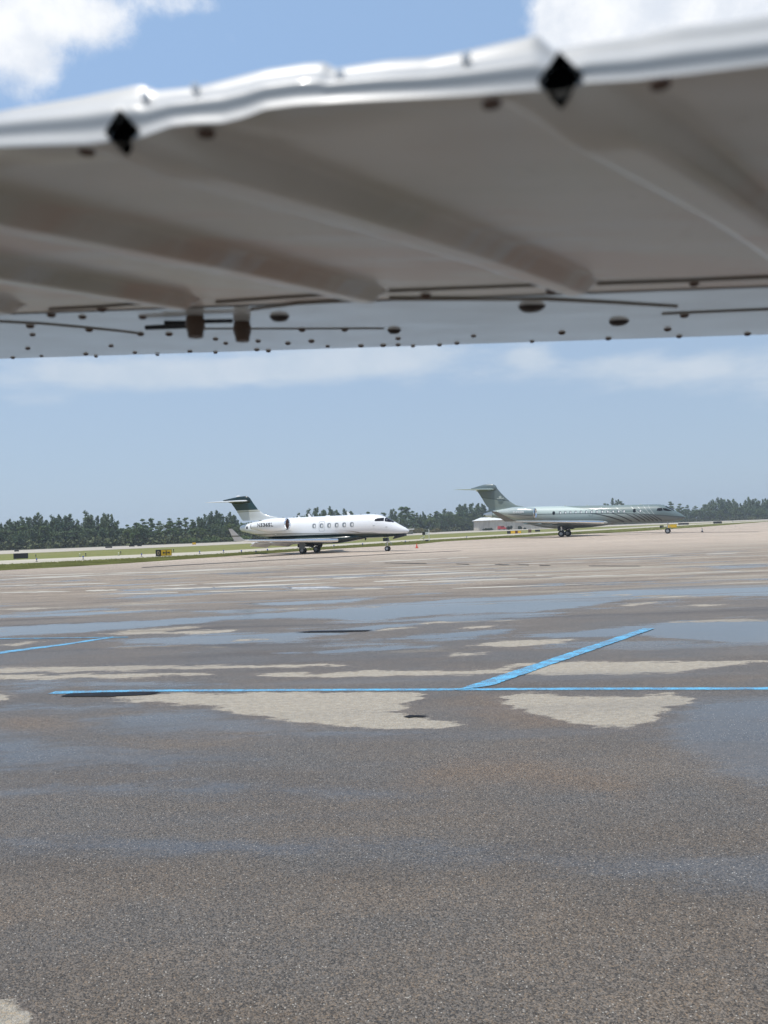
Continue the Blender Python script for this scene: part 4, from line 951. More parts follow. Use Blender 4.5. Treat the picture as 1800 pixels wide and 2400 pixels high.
# seams
def seam(pts, w0=3, w1=3, off=.0012):
    mb = MB(); n = len(pts); A = []
    for i, (x, y) in enumerate(pts):
        w_ = (w0+(w1-w0)*i/(n-1))*.5
        A += [onplane(x, y-w_/2, off), onplane(x, y+w_/2, off), onplane(x, y+w_/2, off-.002), onplane(x, y-w_/2, off-.002)]
    mb.add(A, [(4*i+a, 4*i+(a+1) % 4, 4*i+4+(a+1) % 4, 4*i+4+a) for i in range(n-1) for a in range(4)])
    mb.build('panel_seam', seam_m, wr)
seam([(-50, 752), (0, 755), (100, 760), (190, 768), (270, 776), (336, 784)], 6, 5)
seam([(480, 772), (700, 772), (900, 771)], 2, 2)
seam([(114, 727), (240, 720), (374, 709)], 9, 7); seam([(505, 710), (650, 700), (803, 690)], 9, 7); seam([(586, 727), (700, 712), (830, 705)], 9, 12)
seam([(911, 702), (1100, 702), (1280, 703), (1440, 711), (1589, 720)], 14, 7); seam([(911, 684), (1269, 670)], 8, 6); seam([(1399, 667), (1600, 660), (1860, 649)], 10, 9); seam([(1551, 737), (1860, 724)], 6, 6)
# rivets
riv = [(70.5,763),(76,784),(65,816),(30,838),(97,834),(209,772),(201,829),(225,835),(260,810),(329,782),(316,826),(369,831),(396,782),(445,823),(505,794),(529,804),(505,826),(605,799),(602,819),(675,804),(629,822),(708,772),(730,799),(768,811),(808,772),(846,810),(898,809),(193,742),(334,742),(239,724),
  (933,793),(933,808),(968,811),(1030,808),(1071,804),(1110,787),(1247,800),(1317,779),(1426,793),(1565,771),(1592,788),(1604,738),(1752,782),(1293,679),(1627,664),(998,692),(-80,820),(-60,842),(1900,780),(120,737)]
rv_me = None
mb = MB(); mb.rev([(0, .0048), (-.0012, .0045), (-.0026, .003), (-.0032, .0001)], (0, 0, 0), 'z', 12)
proto = mb.build('rivet', brown, wr, True); first = True
for x, y in riv:
    o = proto if first else proto.copy()
    if not first: col.objects.link(o)
    first = False; o.location = onplane(x, y, .0); sc = rnd.uniform(.95, 1.3); o.scale = (sc, sc, sc)
for x, y, s_, m_ in ((655, 741, 2.6, dark_metal), (924, 773, 2.2, dark_metal), (1247, 717, 3.2, dark_metal), (1451, 752, 2.9, dark_metal)):
    mb = MB(); mb.rev([(0, .0048*s_), (-.002, .0046*s_), (-.005, .0034*s_), (-.0065, .0001)], (0, 0, 0), 'z', 16); o = mb.build('drain_plug', mat('drain_brown', (.035, .022, .017), .5), wr, True); o.location = onplane(x, y, .0)
for x, y in ((203, 350), (483, 308), (1152, 238), (1548, 192)):
    mb = MB(); mb.rev([(0, .0042), (-.001, .004), (-.0016, .0001)], (0, 0, 0), 'z', 14); o = mb.build('screw_head', brown, wr, True); q = onplane(x, y, .0); o.location = onplane(x, y+4, .0035)
for x, y in ((339, 222), (456, 203), (796, 171), (1093, 130)):
    q = at_depth(x, y, .40-.00007*x); mb = MB(); mb.rev([(-.0004, .0001), (-.0003, .0018), (0.0003, .0022), (.003, .0022)], (0, 0, 0), 'y', 12); o = mb.build('edge_rivet', white_paint, wr, True)
    p = D1+eh*((q.x-D1.x)/eh.x); o.location = at_depth(x, y, p.y+.003)
for x, y0_, y1_, rr in ((457, 733, 788, .0115), (567, 746, 786, .0115)):
    a = onplane(x, y0_, .001); mb = MB(); h = .026
    mb.rev([(0, rr*.9), (-h*.25, rr*1.02), (-h*.5, rr*1.05), (-h*.8, rr*.85), (-h, rr*.8), (-h, .0001)], (0, 0, 0), 'z', 18); o = mb.build('hinge_bolt', mat('bolt_brown', (.13, .085, .058), .5, var=.3, vscale=60), wr, True)
    o.location = onplane(x, (y0_+y1_)/2, .0)
    o.location = onplane(x, y0_+8, .0)
mb = MB(); a = onplane(342, 768, .008); b = onplane(434, 764, .008); mb.tube(a, b, .003, .0035); a = onplane(385, 757, .006); b = onplane(434, 757, .006); mb.tube(a, b, .003); a = onplane(480, 753, .006); b = onplane(545, 752, .006); mb.tube(a, b, .0025)
mb.build('hinge_rod', dark_metal, wr, True)

# ================================================================== SIGNS, LIGHTS, SMALL THINGS
def upright(px, py): g = ground(px, py); return g, -math.atan2(g.x, g.y)
def panel_poly(mb, pts, y=-.01):     # pts in (x, z), facing -y
    n = len(pts); mb.add([(a, y, b) for a, b in pts]+[(a, y-.008, b) for a, b in pts], [tuple(range(n)), tuple(range(n, 2*n))]+[(i, (i+1) % n, n+(i+1) % n, n+i) for i in range(n)])
def sign(px, py, w, h, faces_, label, rz_extra=0.0, dep=.25, group=None, name='taxiway_sign'):
    g, rz = upright(px, py); t = thing(name, label, 'sign', g, rz+rz_extra, group)
    mb = MB(); mb.box((0, 0, h*.56), (w+.06, dep, h*.88)); mb.build('housing', black_sign, t)
    mb = MB()
    for x in (-w*.38, w*.38): mb.tube((x, 0, 0), (x, 0, h*.16), .04); mb.box((x, 0, .02), (.2, .2, .04))
    mb.build('mounting_leg', steel, t)
    for x0_, x1_, m_ in faces_:
        mb = MB(); mb.box(((x0_+x1_)/2*w-w/2, -dep/2-.006, h*.56), ((x1_-x0_)*w, .012, h*.80)); mb.build('sign_face', m_, t)
    return t, dep
t, dp = sign(384, 1305, 1.65, .80, [(.33, 1.0, yellow), (.0, .31, black_sign)], 'yellow and black taxiway sign with an arrow symbol, left of the white jet')
mb = MB(); cx, cz = .27, .45; yy = -dp/2-.014
for pts in ([(-.36, -.12), (-.36, .12), (-.14, .03), (-.02, .03), (-.02, -.03), (-.14, -.03)], [(.36, -.12), (.36, .12), (.14, .03), (.02, .03), (.02, -.03), (.14, -.03)],
            [(-.10, .23), (.10, .23), (.10, .19), (.035, .16), (.035, -.1), (-.035, -.1), (-.035, .16), (-.10, .19)], [(-.08, -.12), (.08, -.12), (.07, -.22), (-.07, -.22)]):
    panel_poly(mb, [(cx+a, cz+b) for a, b in pts], yy)
mb.build('arrow_symbol', black_sign, t)
mb = MB(); n = 14; o_ = [(-.58+.14*math.cos(a), .45+.22*math.sin(a)) for a in np.linspace(0, 2*math.pi, n, endpoint=False)]; i_ = [(-.58+.07*math.cos(a), .45+.14*math.sin(a)) for a in np.linspace(0, 2*math.pi, n, endpoint=False)]
for q in frame_strips(o_, i_): panel_poly(mb, q, yy)
mb.build('ring_symbol', mat('sign_tan', (.45, .33, .2), .5), t)
BS = 'blank black backs of signs'
sign(49, 1311, 1.65, .78, [(0, 1, black_sign)], 'large blank black sign back at the far left on the grass between taxiway strips', name='taxiway_sign')
sign(39, 1293, .95, .38, [(0, 1, black_sign)], 'small flat black sign at the runway edge, farthest left', name='runway_sign')
sign(455, 1277, .85, .62, [(0, 1, yellow)], 'tiny yellow sign beside the runway, left of the white jet tail', name='runway_sign')
sign(1205, 1251.5, 3.3, .78, [(0, .25, black_sign), (.26, .58, yellow), (.59, .76, mat('sign_red', (.12, .03, .02), .5)), (.77, 1, yellow)], 'long yellow and black sign under the tail of the grey-green jet')
sign(1242, 1249, .75, .9, [(0, 1, mat('sign_brown', (.12, .07, .04), .6))], 'narrow brown sign on the grass under the grey-green jet')
sign(1260, 1246.5, 1.3, .62, [(0, .42, black_sign), (.5, 1, black_sign)], 'wide black sign by the runway behind the grey-green jet wing')
sign(1576, 1238, 2.0, .95, [(0, 1, yellow)], 'yellow sign behind the nose wheel of the grey-green jet', rz_extra=.0)
sign(1551, 1238, .9, .7, [(0, .5, black_sign), (.5, 1, mat('sign_olive', (.10, .10, .04), .6))], 'small black and olive sign left of the grey-green jet nose wheel')
sign(1602, 1230.5, 3.6, .75, [(0, .33, black_sign), (.35, .66, black_sign), (.68, 1, black_sign)], 'wide black sign just right of the grey-green jet nose')
sign(1682, 1227.5, 2.9, .85, [(0, 1, black_sign)], 'wide black sign on the grass at the right edge of the photo')
mk = mat('marker_dark', (.02, .03, .025), .5); lm_y = mat('marker_pale', (.6, .62, .45), .5)
def edge_light(px, py, h, label, m_cap, group):
    g, rz = upright(px, py); t = thing('taxiway_light', label, 'light', g, rz, group)
    mb = MB(); mb.tube((0, 0, 0), (0, 0, .04), .14, .12); mb.build('base', mk, t, True)
    mb = MB(); mb.tube((0, 0, .04), (0, 0, h*.65), .035); mb.build('stem', lm_y if m_cap is lm_y else mk, t)
    mb = MB(); mb.rev([(h*.62, .06), (h*.68, .08), (h*.9, .075), (h, .03), (h+.01, .001)], (0, 0, 0), 'z', 12); mb.build('lamp', m_cap, t, True)
for i, (x, y, h) in enumerate([(86, 1316.5, .36), (195, 1311, .38), (332, 1304.5, .36), (468, 1298, .34), (524, 1295, .32), (566, 1298, .42), (600, 1297, .32), (627, 1294, .38), (850, 1279, .36), (950, 1273, .38), (783, 1283, .36), (1094, 1262, .4)]):
    edge_light(x, y, h, '%s from the left of the small dark lights along the near taxiway' % {86: 'first', 195: 'second', 332: 'third', 468: 'fourth', 524: 'fifth', 566: 'sixth', 600: 'seventh', 627: 'eighth', 783: 'ninth', 850: 'tenth', 950: 'eleventh', 1094: 'twelfth'}[x], blue_glass, 'dark edge lights along the near taxiway')
for i, (x, y, h) in enumerate([(187, 1304.5, .42), (278, 1302, .42)]):
    edge_light(x, y, h, '%s pale marker post on the grass beyond the near taxiway' % ('left' if x < 200 else 'right'), lm_y, 'pale marker posts on the grass')
for i, (x, y, h) in enumerate([(84, 1306, .4), (201, 1303, .4), (283, 1299, .42), (407, 1294, .45), (1718, 1226, .9)]):
    edge_light(x, y, h, ('thin dark post by the pavement near the right edge of the photo' if x > 1000 else '%s from the left of the small dark lights between taxiway and runway' % ['first', 'second', 'third', 'fourth', ''][i]), mk, None if x > 1000 else 'dark lights between taxiway and runway')
for x, y, w_ in ((309, 1281.5, 1.35), (327, 1280.6, 1.1), (255, 1284.6, 1.6)):
    sign(x, y, w_, .42, [(0, 1, black_sign)], {309: 'low black box sign on the far runway edge, left of its neighbour', 327: 'low black box sign on the far runway edge, nearer the white jet', 255: 'low dark reddish-black box sign on the far runway, leftmost of three'}[x], name='runway_sign')
# cones
def cone(px, py, h, body, label):
    g, rz = upright(px, py); t = thing('traffic_cone', label, 'cone', g, rz)
    mb = MB(); mb.box((0, 0, .02), (h*.75, h*.75, .04)); mb.build('base', body, t)
    mb = MB(); mb.rev([(.04, h*.26), (h*.45, h*.165)], (0, 0, 0), 'z', 16); mb.rev([(h*.65, h*.12), (h, .03), (h, .001)], (0, 0, 0), 'z', 16); mb.build('cone_body', body, t, True)
    mb = MB(); mb.rev([(h*.45, h*.166), (h*.65, h*.121)], (0, 0, 0), 'z', 16); mb.build('reflective_band', white_plain if body is not orange else orange, t, True)
cone(977, 1284.5, .50, orange, 'small orange traffic cone ahead of the white jet nose')
cone(1646, 1247.5, .64, mat('cone_dark', (.05, .045, .05), .5), 'dark traffic cone with a white band ahead of the grey-green jet')
# equipment stand
g, rz = upright(1000, 1269); t = thing('wind_equipment_stand', 'white equipment stand with black box and slanted panel, right of the white jet nose', 'equipment', g, rz)
mb = MB(); mb.tube((.42, 0, 0), (.42, 0, 2.0), .05); mb.box((.15, 0, 1.42), (.7, .12, .14)); mb.box((.05, 0, 1.2), (.35, .08, .3)); mb.build('post', white_plain, t)
mb = MB(); mb.box((-.42, 0, 1.28), (.48, .3, .42)); mb.build('lamp_housing', black_sign, t)
mb = MB(); mb.box((-.65, 0, .68), (.9, .3, .07), Matrix.Rotation(R(-28), 3, 'Y')); mb.build('slanted_panel', white_plain, t)
mb = MB(); mb.box((.05, 0, .12), (.5, .4, .2)); mb.box((.05, 0, .26), (.6, .45, .05)); mb.build('base', dark_metal, t)
mb = MB(); mb.tube((-.42, 0, .1), (-.42, 0, 1.1), .04); mb.tube((-.7, 0, 0), (-.42, 0, .5), .03); mb.build('leg', steel, t)

# ---- warehouse
def f_cream(k, b):
    o = k.obj(); x, y, z = k.sep(o); n = k.noise(k.vscale(o, (1, 1, .25)), .6, 5)
    k.set(b.inputs['Base Color'], k.mix(k.ss(n, .35, .7), (.56, .53, .46), (.42, .39, .34)))
cream = mat('cream_wall', rough=.8, fn=f_cream); roof_m = mat('pale_roof', (.72, .73, .70), .5, var=.06, vscale=.3)
dB = 400; a = at_depth(1121, 1240, dB)
t = thing('warehouse', 'long cream warehouse with a low white hipped roof behind the grey-green jet tail', 'building', (a.x, dB, 0), 0)
mb = MB(); mb.box((18, 10, 2.5), (36, 20, 5.0)); mb.build('wall', cream, t)
for i in range(9):
    mb = MB(); mb.box((.5+i*4.35, -.2, 2.4), (.7, .4, 4.8)); mb.build('pilaster', cream, t)
mb = MB(); A = [(-1, -1, 5.0), (14, -1, 5.0), (14, 21, 5.0), (-1, 21, 5.0), (2.8, 7, 6.6), (10.4, 7, 6.6), (10.4, 14, 6.6), (2.8, 14, 6.6)]
mb.add(A, [(0, 1, 5, 4), (1, 2, 6, 5), (2, 3, 7, 6), (3, 0, 4, 7), (4, 5, 6, 7), (3, 2, 1, 0)]); mb.build('roof', roof_m, t)
mb = MB(); mb.box((25.2, 10, 5.12), (22, 22, .24)); mb.build('roof', roof_m, t)
# red van beside it
red = mat('red_vehicle', (.5, .04, .04), .35, coat=.4)
a = at_depth(1176.5, 1243, 392); t = thing('parked_van', 'tiny red van parked in front of the cream warehouse', 'van', (a.x, 392, 0), .1)
mb = MB(); mb.prism([(-2, .4), (2, .4), (2, 1.1), (1.4, 1.25), (.9, 1.95), (-1.9, 2.0), (-2, 1.6)], -.85, .85, lambda v_: Vector((v_.x, v_.z, v_.y))); mb.build('body', red, t)
for x in (-1.2, 1.2): wheel('wheel', (x, -.8, .34), .34, .2, t); wheel('wheel', (x, .8, .34), .34, .2, t)
mb = MB(); mb.box((0, -.86, 1.55), (1.5, .02, .4)); mb.build('side_window', glass_dark, t)
# small white-roofed shed behind the white jet nose
a = at_depth(955, 1250, 330); t = thing('shed', 'small white-roofed shed just above the white jet nose in front of the trees', 'building', (a.x, 330, 0), 0)
mb = MB(); mb.box((.5, 1.5, .9), (3.6, 3, 1.8)); mb.build('wall', mat('shed_wall', (.2, .19, .15), .8), t)
mb = MB(); mb.box((.5, 1.4, 2.0), (4.6, 4.2, .36)); mb.build('roof', roof_m, t)

# ================================================================== TREES
def leaf_mat(name, base, var):
    def f(k, b):
        oi = k.new('ShaderNodeObjectInfo').outputs['Random']; o = k.obj(); n = k.noise(o, .35, 3)
        c = k.mix(k.ss(n, .3, .7), tuple(x*(1-var) for x in base), tuple(x*(1+var) for x in base))
        c = k.mix(k.m('MULTIPLY', oi, .5), c, (base[0]*1.45, base[1]*1.15, base[2]*.95)); k.set(b.inputs['Base Color'], c)
        b.inputs['Subsurface Weight'].default_value = 0
    return mat(name, rough=.75, fn=f, spec=.2)
leafA = leaf_mat('casuarina_needles', (.098, .148, .078), .35); leafB = leaf_mat('pine_needles', (.098, .155, .062), .35); leafC = leaf_mat('shrub_leaves', (.085, .13, .048), .4)
bark = mat('bark', (.14, .12, .10), .9, var=.3, vscale=2)
def leaves(centers, radii, per, size, seed, aspect=1.6, up=.5, flat=False):
    g = np.random.default_rng(seed); C_ = np.repeat(np.array(centers), per, 0); Rr = np.repeat(np.array(radii), per, 0)
    d = g.normal(size=C_.shape); d /= np.linalg.norm(d, axis=1)[:, None]; d *= (g.random(len(C_))**.45)[:, None]
    c = C_+d*Rr
    u = g.normal(size=c.shape); u[:, 2] += up*2; u /= np.linalg.norm(u, axis=1)[:, None]
    w = np.cross(u, g.normal(size=c.shape)); w /= np.linalg.norm(w, axis=1)[:, None]+1e-9
    s = size*(.6+.8*g.random(len(c)))[:, None]
    V = np.stack([c-u*s*aspect*.5, c+w*s*.5, c+u*s*aspect*.5, c-w*s*.5], 1).reshape(-1, 3)
    Fc = np.arange(len(V)).reshape(-1, 4); return V, Fc
def tree_proto(kind, seed, H=14.0):
    g = random.Random(seed); cen = []; rad = []; mb = MB()
    t = thing('pine_tree' if kind == 'pine' else 'casuarina_tree' if kind == 'cas' else 'bushy_tree', 'tree', 'tree', (0, 0, 0))
    if kind == 'cas':
        sp = [(0, 0, H)]+[(g.uniform(-3.2, 3.2), g.uniform(-1.8, 1.8), H*g.uniform(.6, .96)) for _ in range(g.randint(4, 6))]
        for sx, sy, sh in sp:
            mb.tube((0, 0, H*.12), (sx*.6, sy*.6, sh*.5), .16, .1, 6); mb.tube((sx*.6, sy*.6, sh*.5), (sx, sy, sh*.97), .1, .03, 5)
            z = sh*.30
            while z < sh*1.0:
                q = (z/sh); r_ = (1.9*(1-q)**.5+.5)*g.uniform(.65, 1.25); a = g.uniform(0, 6.28); o_ = r_*.5
                cen.append((sx*q+math.cos(a)*o_, sy*q+math.sin(a)*o_, z)); rad.append((r_*.75, r_*.75, r_*.9)); z += .38+.35*g.random()
        per, size, asp, up = 30, .40, 1.7, .6
    elif kind == 'pine':
        lean = g.uniform(-.6, .6); mb.tube((0, 0, 0), (lean, 0, H*.86), .2, .08, 7)
        for i in range(g.randint(13, 18)):
            z = H*g.uniform(.50, .98); q = (z/H-.5)/.5; r_ = H*.20*(1-q*.55)*g.uniform(.3, 1); a = g.uniform(0, 6.28)
            p = (lean*z/H+math.cos(a)*r_, math.sin(a)*r_*.8, z); mb.tube((lean*z/H, 0, z-H*.06), p, .06, .02, 5); rr = g.uniform(.7, 1.25)
            cen.append(p); rad.append((rr*1.15, rr*1.1, rr*.62))
        cen.append((lean, 0, H*.97)); rad.append((1.0, 1.0, .6)); per, size, asp, up = 85, .36, 1.5, .3
    else:
        mb.tube((0, 0, 0), (0, 0, H*.5), .2, .1, 6)
        for i in range(26):
            a = g.uniform(0, 6.28); z = H*g.uniform(.12, .96); q = z/H; r_ = H*.30*math.sqrt(max(.05, 1-(q*1.6-.55)**2))*g.uniform(.2, 1)
            p = (math.cos(a)*r_, math.sin(a)*r_, z); mb.tube((0, 0, z*.6), p, .05, .02, 4); rr = H*g.uniform(.07, .12); cen.append(p); rad.append((rr, rr, rr*.85))
        per, size, asp, up = 90, .38, 1.3, .2
    mb.tube((0, 0, 0), (0, 0, H*.14), .24, .18, 7)
    mb.build('trunk', bark, t)
    V, Fc = leaves(cen, rad, per, size, seed, asp, up)
    mobj('crown', V.tolist(), Fc.tolist(), {'cas': leafA, 'pine': leafB, 'bush': leafC if seed % 2 else leafA}[kind], t); return t
protos = {'cas': [tree_proto('cas', 10+i) for i in range(6)], 'pine': [tree_proto('pine', 30+i) for i in range(5)], 'bush': [tree_proto('bush', 50+i) for i in range(4)]}
used = set()
TD = lambda x: float(np.interp(x, [-800, 0, 500, 1000, 1300, 1630, 1800, 2600], [235, 262, 285, 430, 560, 600, 570, 480]))
REG = [(-9999, 300, 'feathery dark tree in the treeline beyond the runway at the far left', 'trees at the far left'),
       (300, 480, 'open-crowned pine left of the white jet tail', 'trees left of the white jet tail'),
       (480, 990, 'dark tree rising behind the white jet in the treeline', 'trees behind the white jet'),
       (990, 1150, 'tree between the two jets', 'trees between the jets'),
       (1150, 1540, 'tree standing behind the grey-green jet', 'trees behind the grey-green jet'),
       (1540, 9999, 'hazy tree in the far treeline right of the grey-green jet', 'trees at the far right')]
NAMES = {'cas': 'feathery casuarina', 'pine': 'open-crowned pine', 'bush': 'rounded leafy'}
WH = [(-9999, 300, 'at the far left of the treeline'), (300, 480, 'left of the white jet tail'), (480, 990, 'behind the white jet'),
      (990, 1150, 'between the two jets'), (1150, 1540, 'behind the grey-green jet'), (1540, 9999, 'right of the grey-green jet')]
planted = {}
def plant(kind, px, top_y, dd=0.0, wid=1.0, skyl=True):
    d = TD(px)+dd; p = at_depth(px, top_y, d); h = p.z
    if h < 2: return
    pr = protos[kind]; i = rnd.randrange(len(pr)); src = pr[i]
    wh = [w for a, b, w in WH if a <= px < b][0]; nm = {'cas': 'feathery casuarina', 'pine': 'umbrella-topped pine', 'bush': 'rounded bushy tree'}[kind]; nm = nm if skyl else 'front-row '+nm.replace('feathery ', '').replace('umbrella-topped ', '').replace('rounded ', '')
    size = 'tall' if h > 11 else 'medium' if h > 7 else 'low'
    lab = '%s dark green %s %s' % (size, nm, wh); grp = '%s: %s %s' % ('trees', nm, wh)
    s = h/14.0; k_ = s*wid*rnd.uniform(.9, 1.15)*(1.0 if h > 9 else 1.25); key = (kind, i)
    if key not in used:
        used.add(key); o = src; o.location = (p.x, d, 0); o.scale = (k_, k_, s); o.rotation_euler = (0, 0, rnd.uniform(0, 6.28)); tag(o, lab, 'tree', grp)
    else: o = copy_thing(src, (p.x, d, 0), rnd.uniform(0, 6.28), (k_, k_, s), lab, grp)
    planted.setdefault(nm+' '+wh, []).append((px, o))
sky_line = [(-260,1212),(-220,1222),(-170,1210),(-130,1218),(-90,1208),(-50,1222),(-20,1214),(3,1226),(21,1216),(50,1213),(68,1214),(88,1203),(96,1210),(122,1209),(136,1207),(152,1209),(165,1205),(182,1219),(201,1199),(212,1208),(228,1211),(245,1204),(260,1206),(268,1222)]
for x, y in sky_line: plant('cas', x, y, rnd.uniform(6, 20))
for x, y in [(298,1230),(318,1225),(334,1217),(352,1215),(372,1222),(398,1215),(417,1214),(434,1214),(450,1218)]: plant('pine', x, y, rnd.uniform(4, 16))
for x, y in [(465,1213),(480,1207),(494,1201),(507,1197),(525,1210),(538,1202),(548,1206),(620,1204),(640,1212),(665,1212),(700,1204),(723,1194),(741,1190),(757,1196),(774,1188),(790,1198),(806,1193),(824,1197),(845,1206)]: plant('cas', x, y, rnd.uniform(6, 20))
for x, y in [(862,1200),(880,1205),(900,1202),(921,1193),(940,1189),(951,1188),(966,1198),(978,1202),(992,1198),(1008,1204),(1024,1198)]: plant(rnd.choice(['pine', 'pine', 'cas']), x, y, rnd.uniform(6, 20))
for x, y in [(1042,1194),(1058,1203),(1076,1183),(1091,1181),(1105,1180),(1119,1179),(1131,1180),(1146,1190),(1240,1192),(1290,1190)]: plant('cas', x, y, rnd.uniform(6, 20), 1.15)
for x, y in [(1418,1180),(1437,1168),(1453,1175),(1350,1188),(1390,1186),(1480,1184),(1510,1185),(1550,1184)]: plant('pine' if x not in (1437,) else 'cas', x, y, rnd.uniform(6, 20), 1.1)
for x, y in [(1570,1176),(1593,1181),(1610,1184),(1628,1186),(1652,1182)]: plant('pine', x, y, rnd.uniform(4, 16), 1.2)
for x, y in [(1668,1172),(1682,1167),(1696,1171),(1706,1170),(1720,1169),(1736,1180),(1755,1164),(1769,1169),(1786,1170),(1802,1167),(1830,1174),(1860,1162),(1900,1165),(1950,1158),(2010,1162),(2080,1150)]: plant('cas', x, y, rnd.uniform(6, 20), 1.1)
# lower fill trees in front
x = -300
while x < 1900:
    ty = float(np.interp(x, [-300, 0, 280, 500, 900, 1150, 1300, 1560, 1900], [1238, 1238, 1236, 1228, 1212, 1205, 1200, 1196, 1184]))
    plant(rnd.choice(['bush', 'bush', 'cas']) if not 280 < x < 470 else rnd.choice(['bush', 'pine']), x, ty+rnd.uniform(-8, 10)*(1 if x < 1000 else .6), rnd.uniform(-6, 5), 1.25, False)
    x += rnd.uniform(14, 24)*(1 if x < 1000 else .75)
for plist in protos.values():
    for p_ in list(plist):
        if (('pine' if p_.name.startswith('pine') else 'cas' if p_.name.startswith('cas') else 'bush'), plist.index(p_)) not in used:
            for c in list(p_.children): bpy.data.objects.remove(c)
            bpy.data.objects.remove(p_)
scrub_m = leaf_mat('scrub_leaves', (.075, .095, .045), .45)
ORD = 'first second third fourth fifth sixth seventh eighth ninth tenth eleventh twelfth thirteenth fourteenth fifteenth sixteenth seventeenth eighteenth nineteenth twentieth twenty-first twenty-second twenty-third twenty-fourth twenty-fifth twenty-sixth twenty-seventh twenty-eighth twenty-ninth thirtieth thirty-first thirty-second thirty-third thirty-fourth thirty-fifth thirty-sixth thirty-seventh thirty-eighth thirty-ninth fortieth forty-first forty-second forty-third forty-fourth forty-fifth'.split()
for kk, lst in planted.items():
    for i, (px_, o_) in enumerate(sorted(lst, key=lambda q: q[0])):
        o_['label'] = ('%s from the left of the %s' % (ORD[min(i, 44)], kk.replace('casuarina', 'casuarinas').replace('pine ', 'pines ').replace('bushy tree ', 'bushy trees '))) if len(lst) > 1 else kk
# undergrowth: uncountable scrub at the foot of the trees
cen = []; rad = []
x = -400
while x < 2100:
    d = TD(x)-8+rnd.uniform(-4, 16); p = at_depth(x, 1250, d); hh = rnd.uniform(.8, 3.4); cen.append((p.x, d, hh*.5)); r_ = rnd.uniform(1.4, 2.8); rad.append((r_*1.3, r_, hh*.55)); x += 1.5
V, Fc = leaves(cen, rad, 26, .75, 5, 1.2, .2)
o = mobj('undergrowth', V.tolist(), Fc.tolist(), scrub_m); tag(o, 'scrubby green undergrowth along the foot of the treeline', 'undergrowth', kind='stuff')
# second, darker mass deep inside the wood so that trunks do not show open sky low down
cen = []; rad = []; x = -500
while x < 2200:
    d = TD(x)+30+rnd.uniform(0, 12); ty = float(np.interp(x, [-300, 0, 280, 380, 500, 900, 1150, 1300, 1560, 1900], [1236, 1236, 1240, 1246, 1230, 1214, 1206, 1200, 1197, 1186])); p = at_depth(x, ty+rnd.uniform(0, 8), d)
    for q in (.25, .6, .9): cen.append((p.x, d+rnd.uniform(-3, 3), p.z*q)); rad.append((3, 2.5, p.z*.24))
    x += 5
V, Fc = leaves(cen, rad, 34, .9, 6, 1.2, .2)
o = mobj('distant_wood', V.tolist(), Fc.tolist(), leafA); tag(o, 'dense mass of dark foliage deep in the wood behind the treeline', 'wood', kind='stuff')
# shrubs one can tell apart
def shrub(px, py, w_, h_, d, m_, label, seed):
    a = at_depth(px, py, d); t = thing('shrub', label, 'shrub', (a.x, d, 0)); g = random.Random(seed)
    cen = [(g.uniform(-.35, .35)*w_, g.uniform(-.3, .3)*w_, h_*g.uniform(.2, .7)) for _ in range(14)]; rad = [(w_*.24, w_*.24, h_*.28)]*14
    V, Fc = leaves(cen, rad, 90, .28, seed, 1.2, .2); mobj('foliage', V.tolist(), Fc.tolist(), m_, t)
    mb = MB(); mb.tube((0, 0, 0), (0, 0, h_*.5), .1, .05, 6); mb.tube((0, 0, h_*.1), (w_*.2, 0, h_*.6), .06, .03, 5); mb.build('stem', bark, t)
olive = leaf_mat('olive_leaves', (.13, .12, .05), .3); dkleaf = leaf_mat('dark_shrub_leaves', (.035, .05, .03), .3)
shrub(1194, 1240, 2.9, 2.1, 392, dkleaf, 'round dark shrub clipped against the cream warehouse wall, the larger of two', 71)
shrub(1219, 1240, 2.0, 1.7, 392, dkleaf, 'round dark shrub by the cream warehouse wall, the smaller of two', 72)
shrub(1230, 1240, 1.3, .8, 392, dkleaf, 'very low dark shrub at the foot of the cream warehouse, right of the round ones', 73)
shrub(977, 1250, 7.5, 3.0, 372, olive, 'wide olive-brown mound of scrub right of the white jet nose', 74)
shrub(1021, 1250, 6.0, 2.2, 390, olive, 'lower brownish scrub mound between the jets before the trees', 75)
shrub(445, 1270, 7.0, 2.0, 262, leafC, 'bright green bush at the treeline foot left of the white jet tail', 76)
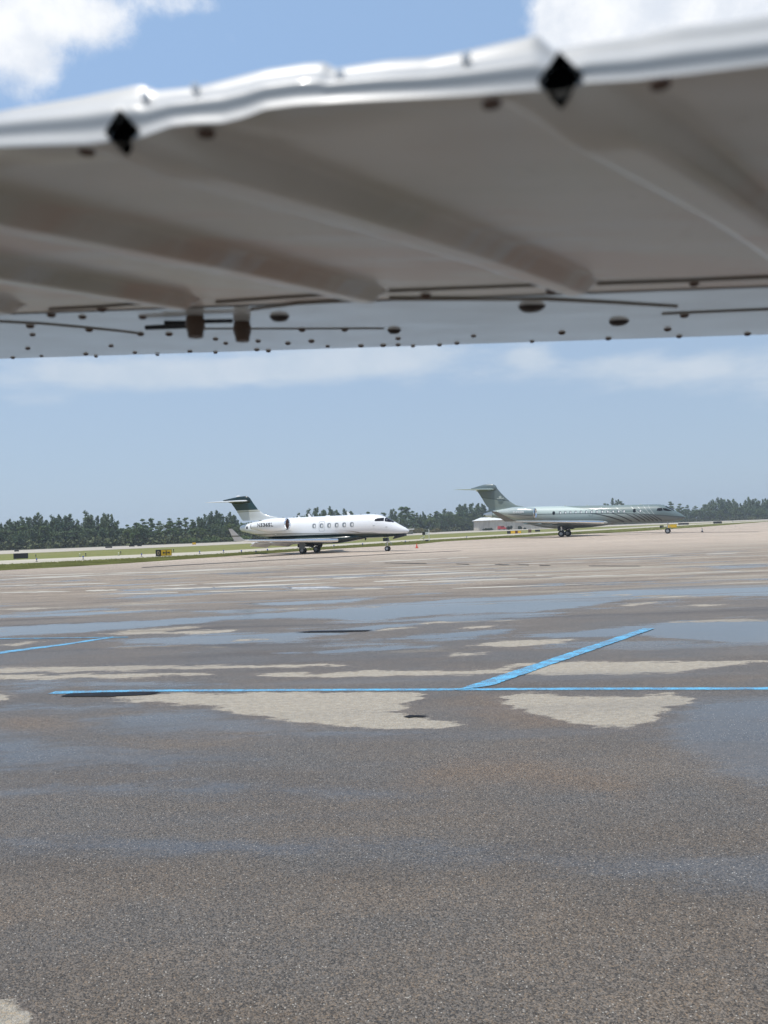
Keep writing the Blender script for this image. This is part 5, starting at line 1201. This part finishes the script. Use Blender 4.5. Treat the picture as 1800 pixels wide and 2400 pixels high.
shrub(495, 1270, 7.0, 2.2, 268, leafC, 'bright green bush at the treeline foot under the white jet tail', 77)
shrub(560, 1268, 9.0, 1.9, 280, leafC, 'wide light green bush seen below the tail of the white jet', 78)
shrub(1143, 1240, 5.0, 1.3, 392, dkleaf, 'flat dark shrub at the left foot of the cream warehouse', 79)
# bare earth line under the trees
strip_mesh('verge', run_t, list(zip(XS, [1311, 1286, 1268, 1246, 1233.6, 1222.1, 1216.2, 1192.4])), soil_m, -.034)

# ---- grass blades along the near verges
g = nr; pts = []
edge_mid = [(a, (ya-1.2)) for a, ya in apron_edge]
n = 26000; xx = g.uniform(-60, 1860, n); tb = np.interp(xx, [q[0] for q in taxi_b], [q[1] for q in taxi_b]); ae = np.interp(xx, [q[0] for q in apron_edge], [q[1] for q in apron_edge])
vv = g.random(n); yy_ = tb+(ae-tb)*(1-vv**1.4*1.0)
V = []
for x, y in zip(xx, yy_):
    if y > 1e4: continue
    p = ground(x, y); h = rnd.uniform(.04, .13); w_ = rnd.uniform(.03, .08); a = rnd.uniform(-.06, .06)
    V += [(p.x-w_, p.y, -.05), (p.x+w_, p.y, -.05), (p.x+a, p.y, h)]
o = mobj('grass_tufts', V, [(3*i, 3*i+1, 3*i+2) for i in range(len(V)//3)], leaf_mat('grass_blades', (.24, .25, .085), .35)); tag(o, 'short rough grass on the verge between apron and taxiway', 'grass', kind='stuff')

# ---- humid air
HZ = True
if HZ:
    hm = bpy.data.materials.new('humid_air'); hm.use_nodes = True; hm.node_tree.nodes.clear(); k = N(hm.node_tree)
    out = k.new('ShaderNodeOutputMaterial'); vol = k.new('ShaderNodeVolumePrincipled'); vol.inputs['Color'].default_value = (.86, .92, 1, 1); vol.inputs['Density'].default_value = .00035; vol.inputs['Anisotropy'].default_value = .2
    k.l.new(vol.outputs[0], out.inputs['Volume'])
    mb = MB(); mb.box((100, 350, 12.5), (1700, 1000, 27)); o = mb.build('haze', hm); tag(o, 'thin humid haze over the airfield', 'haze', kind='stuff')
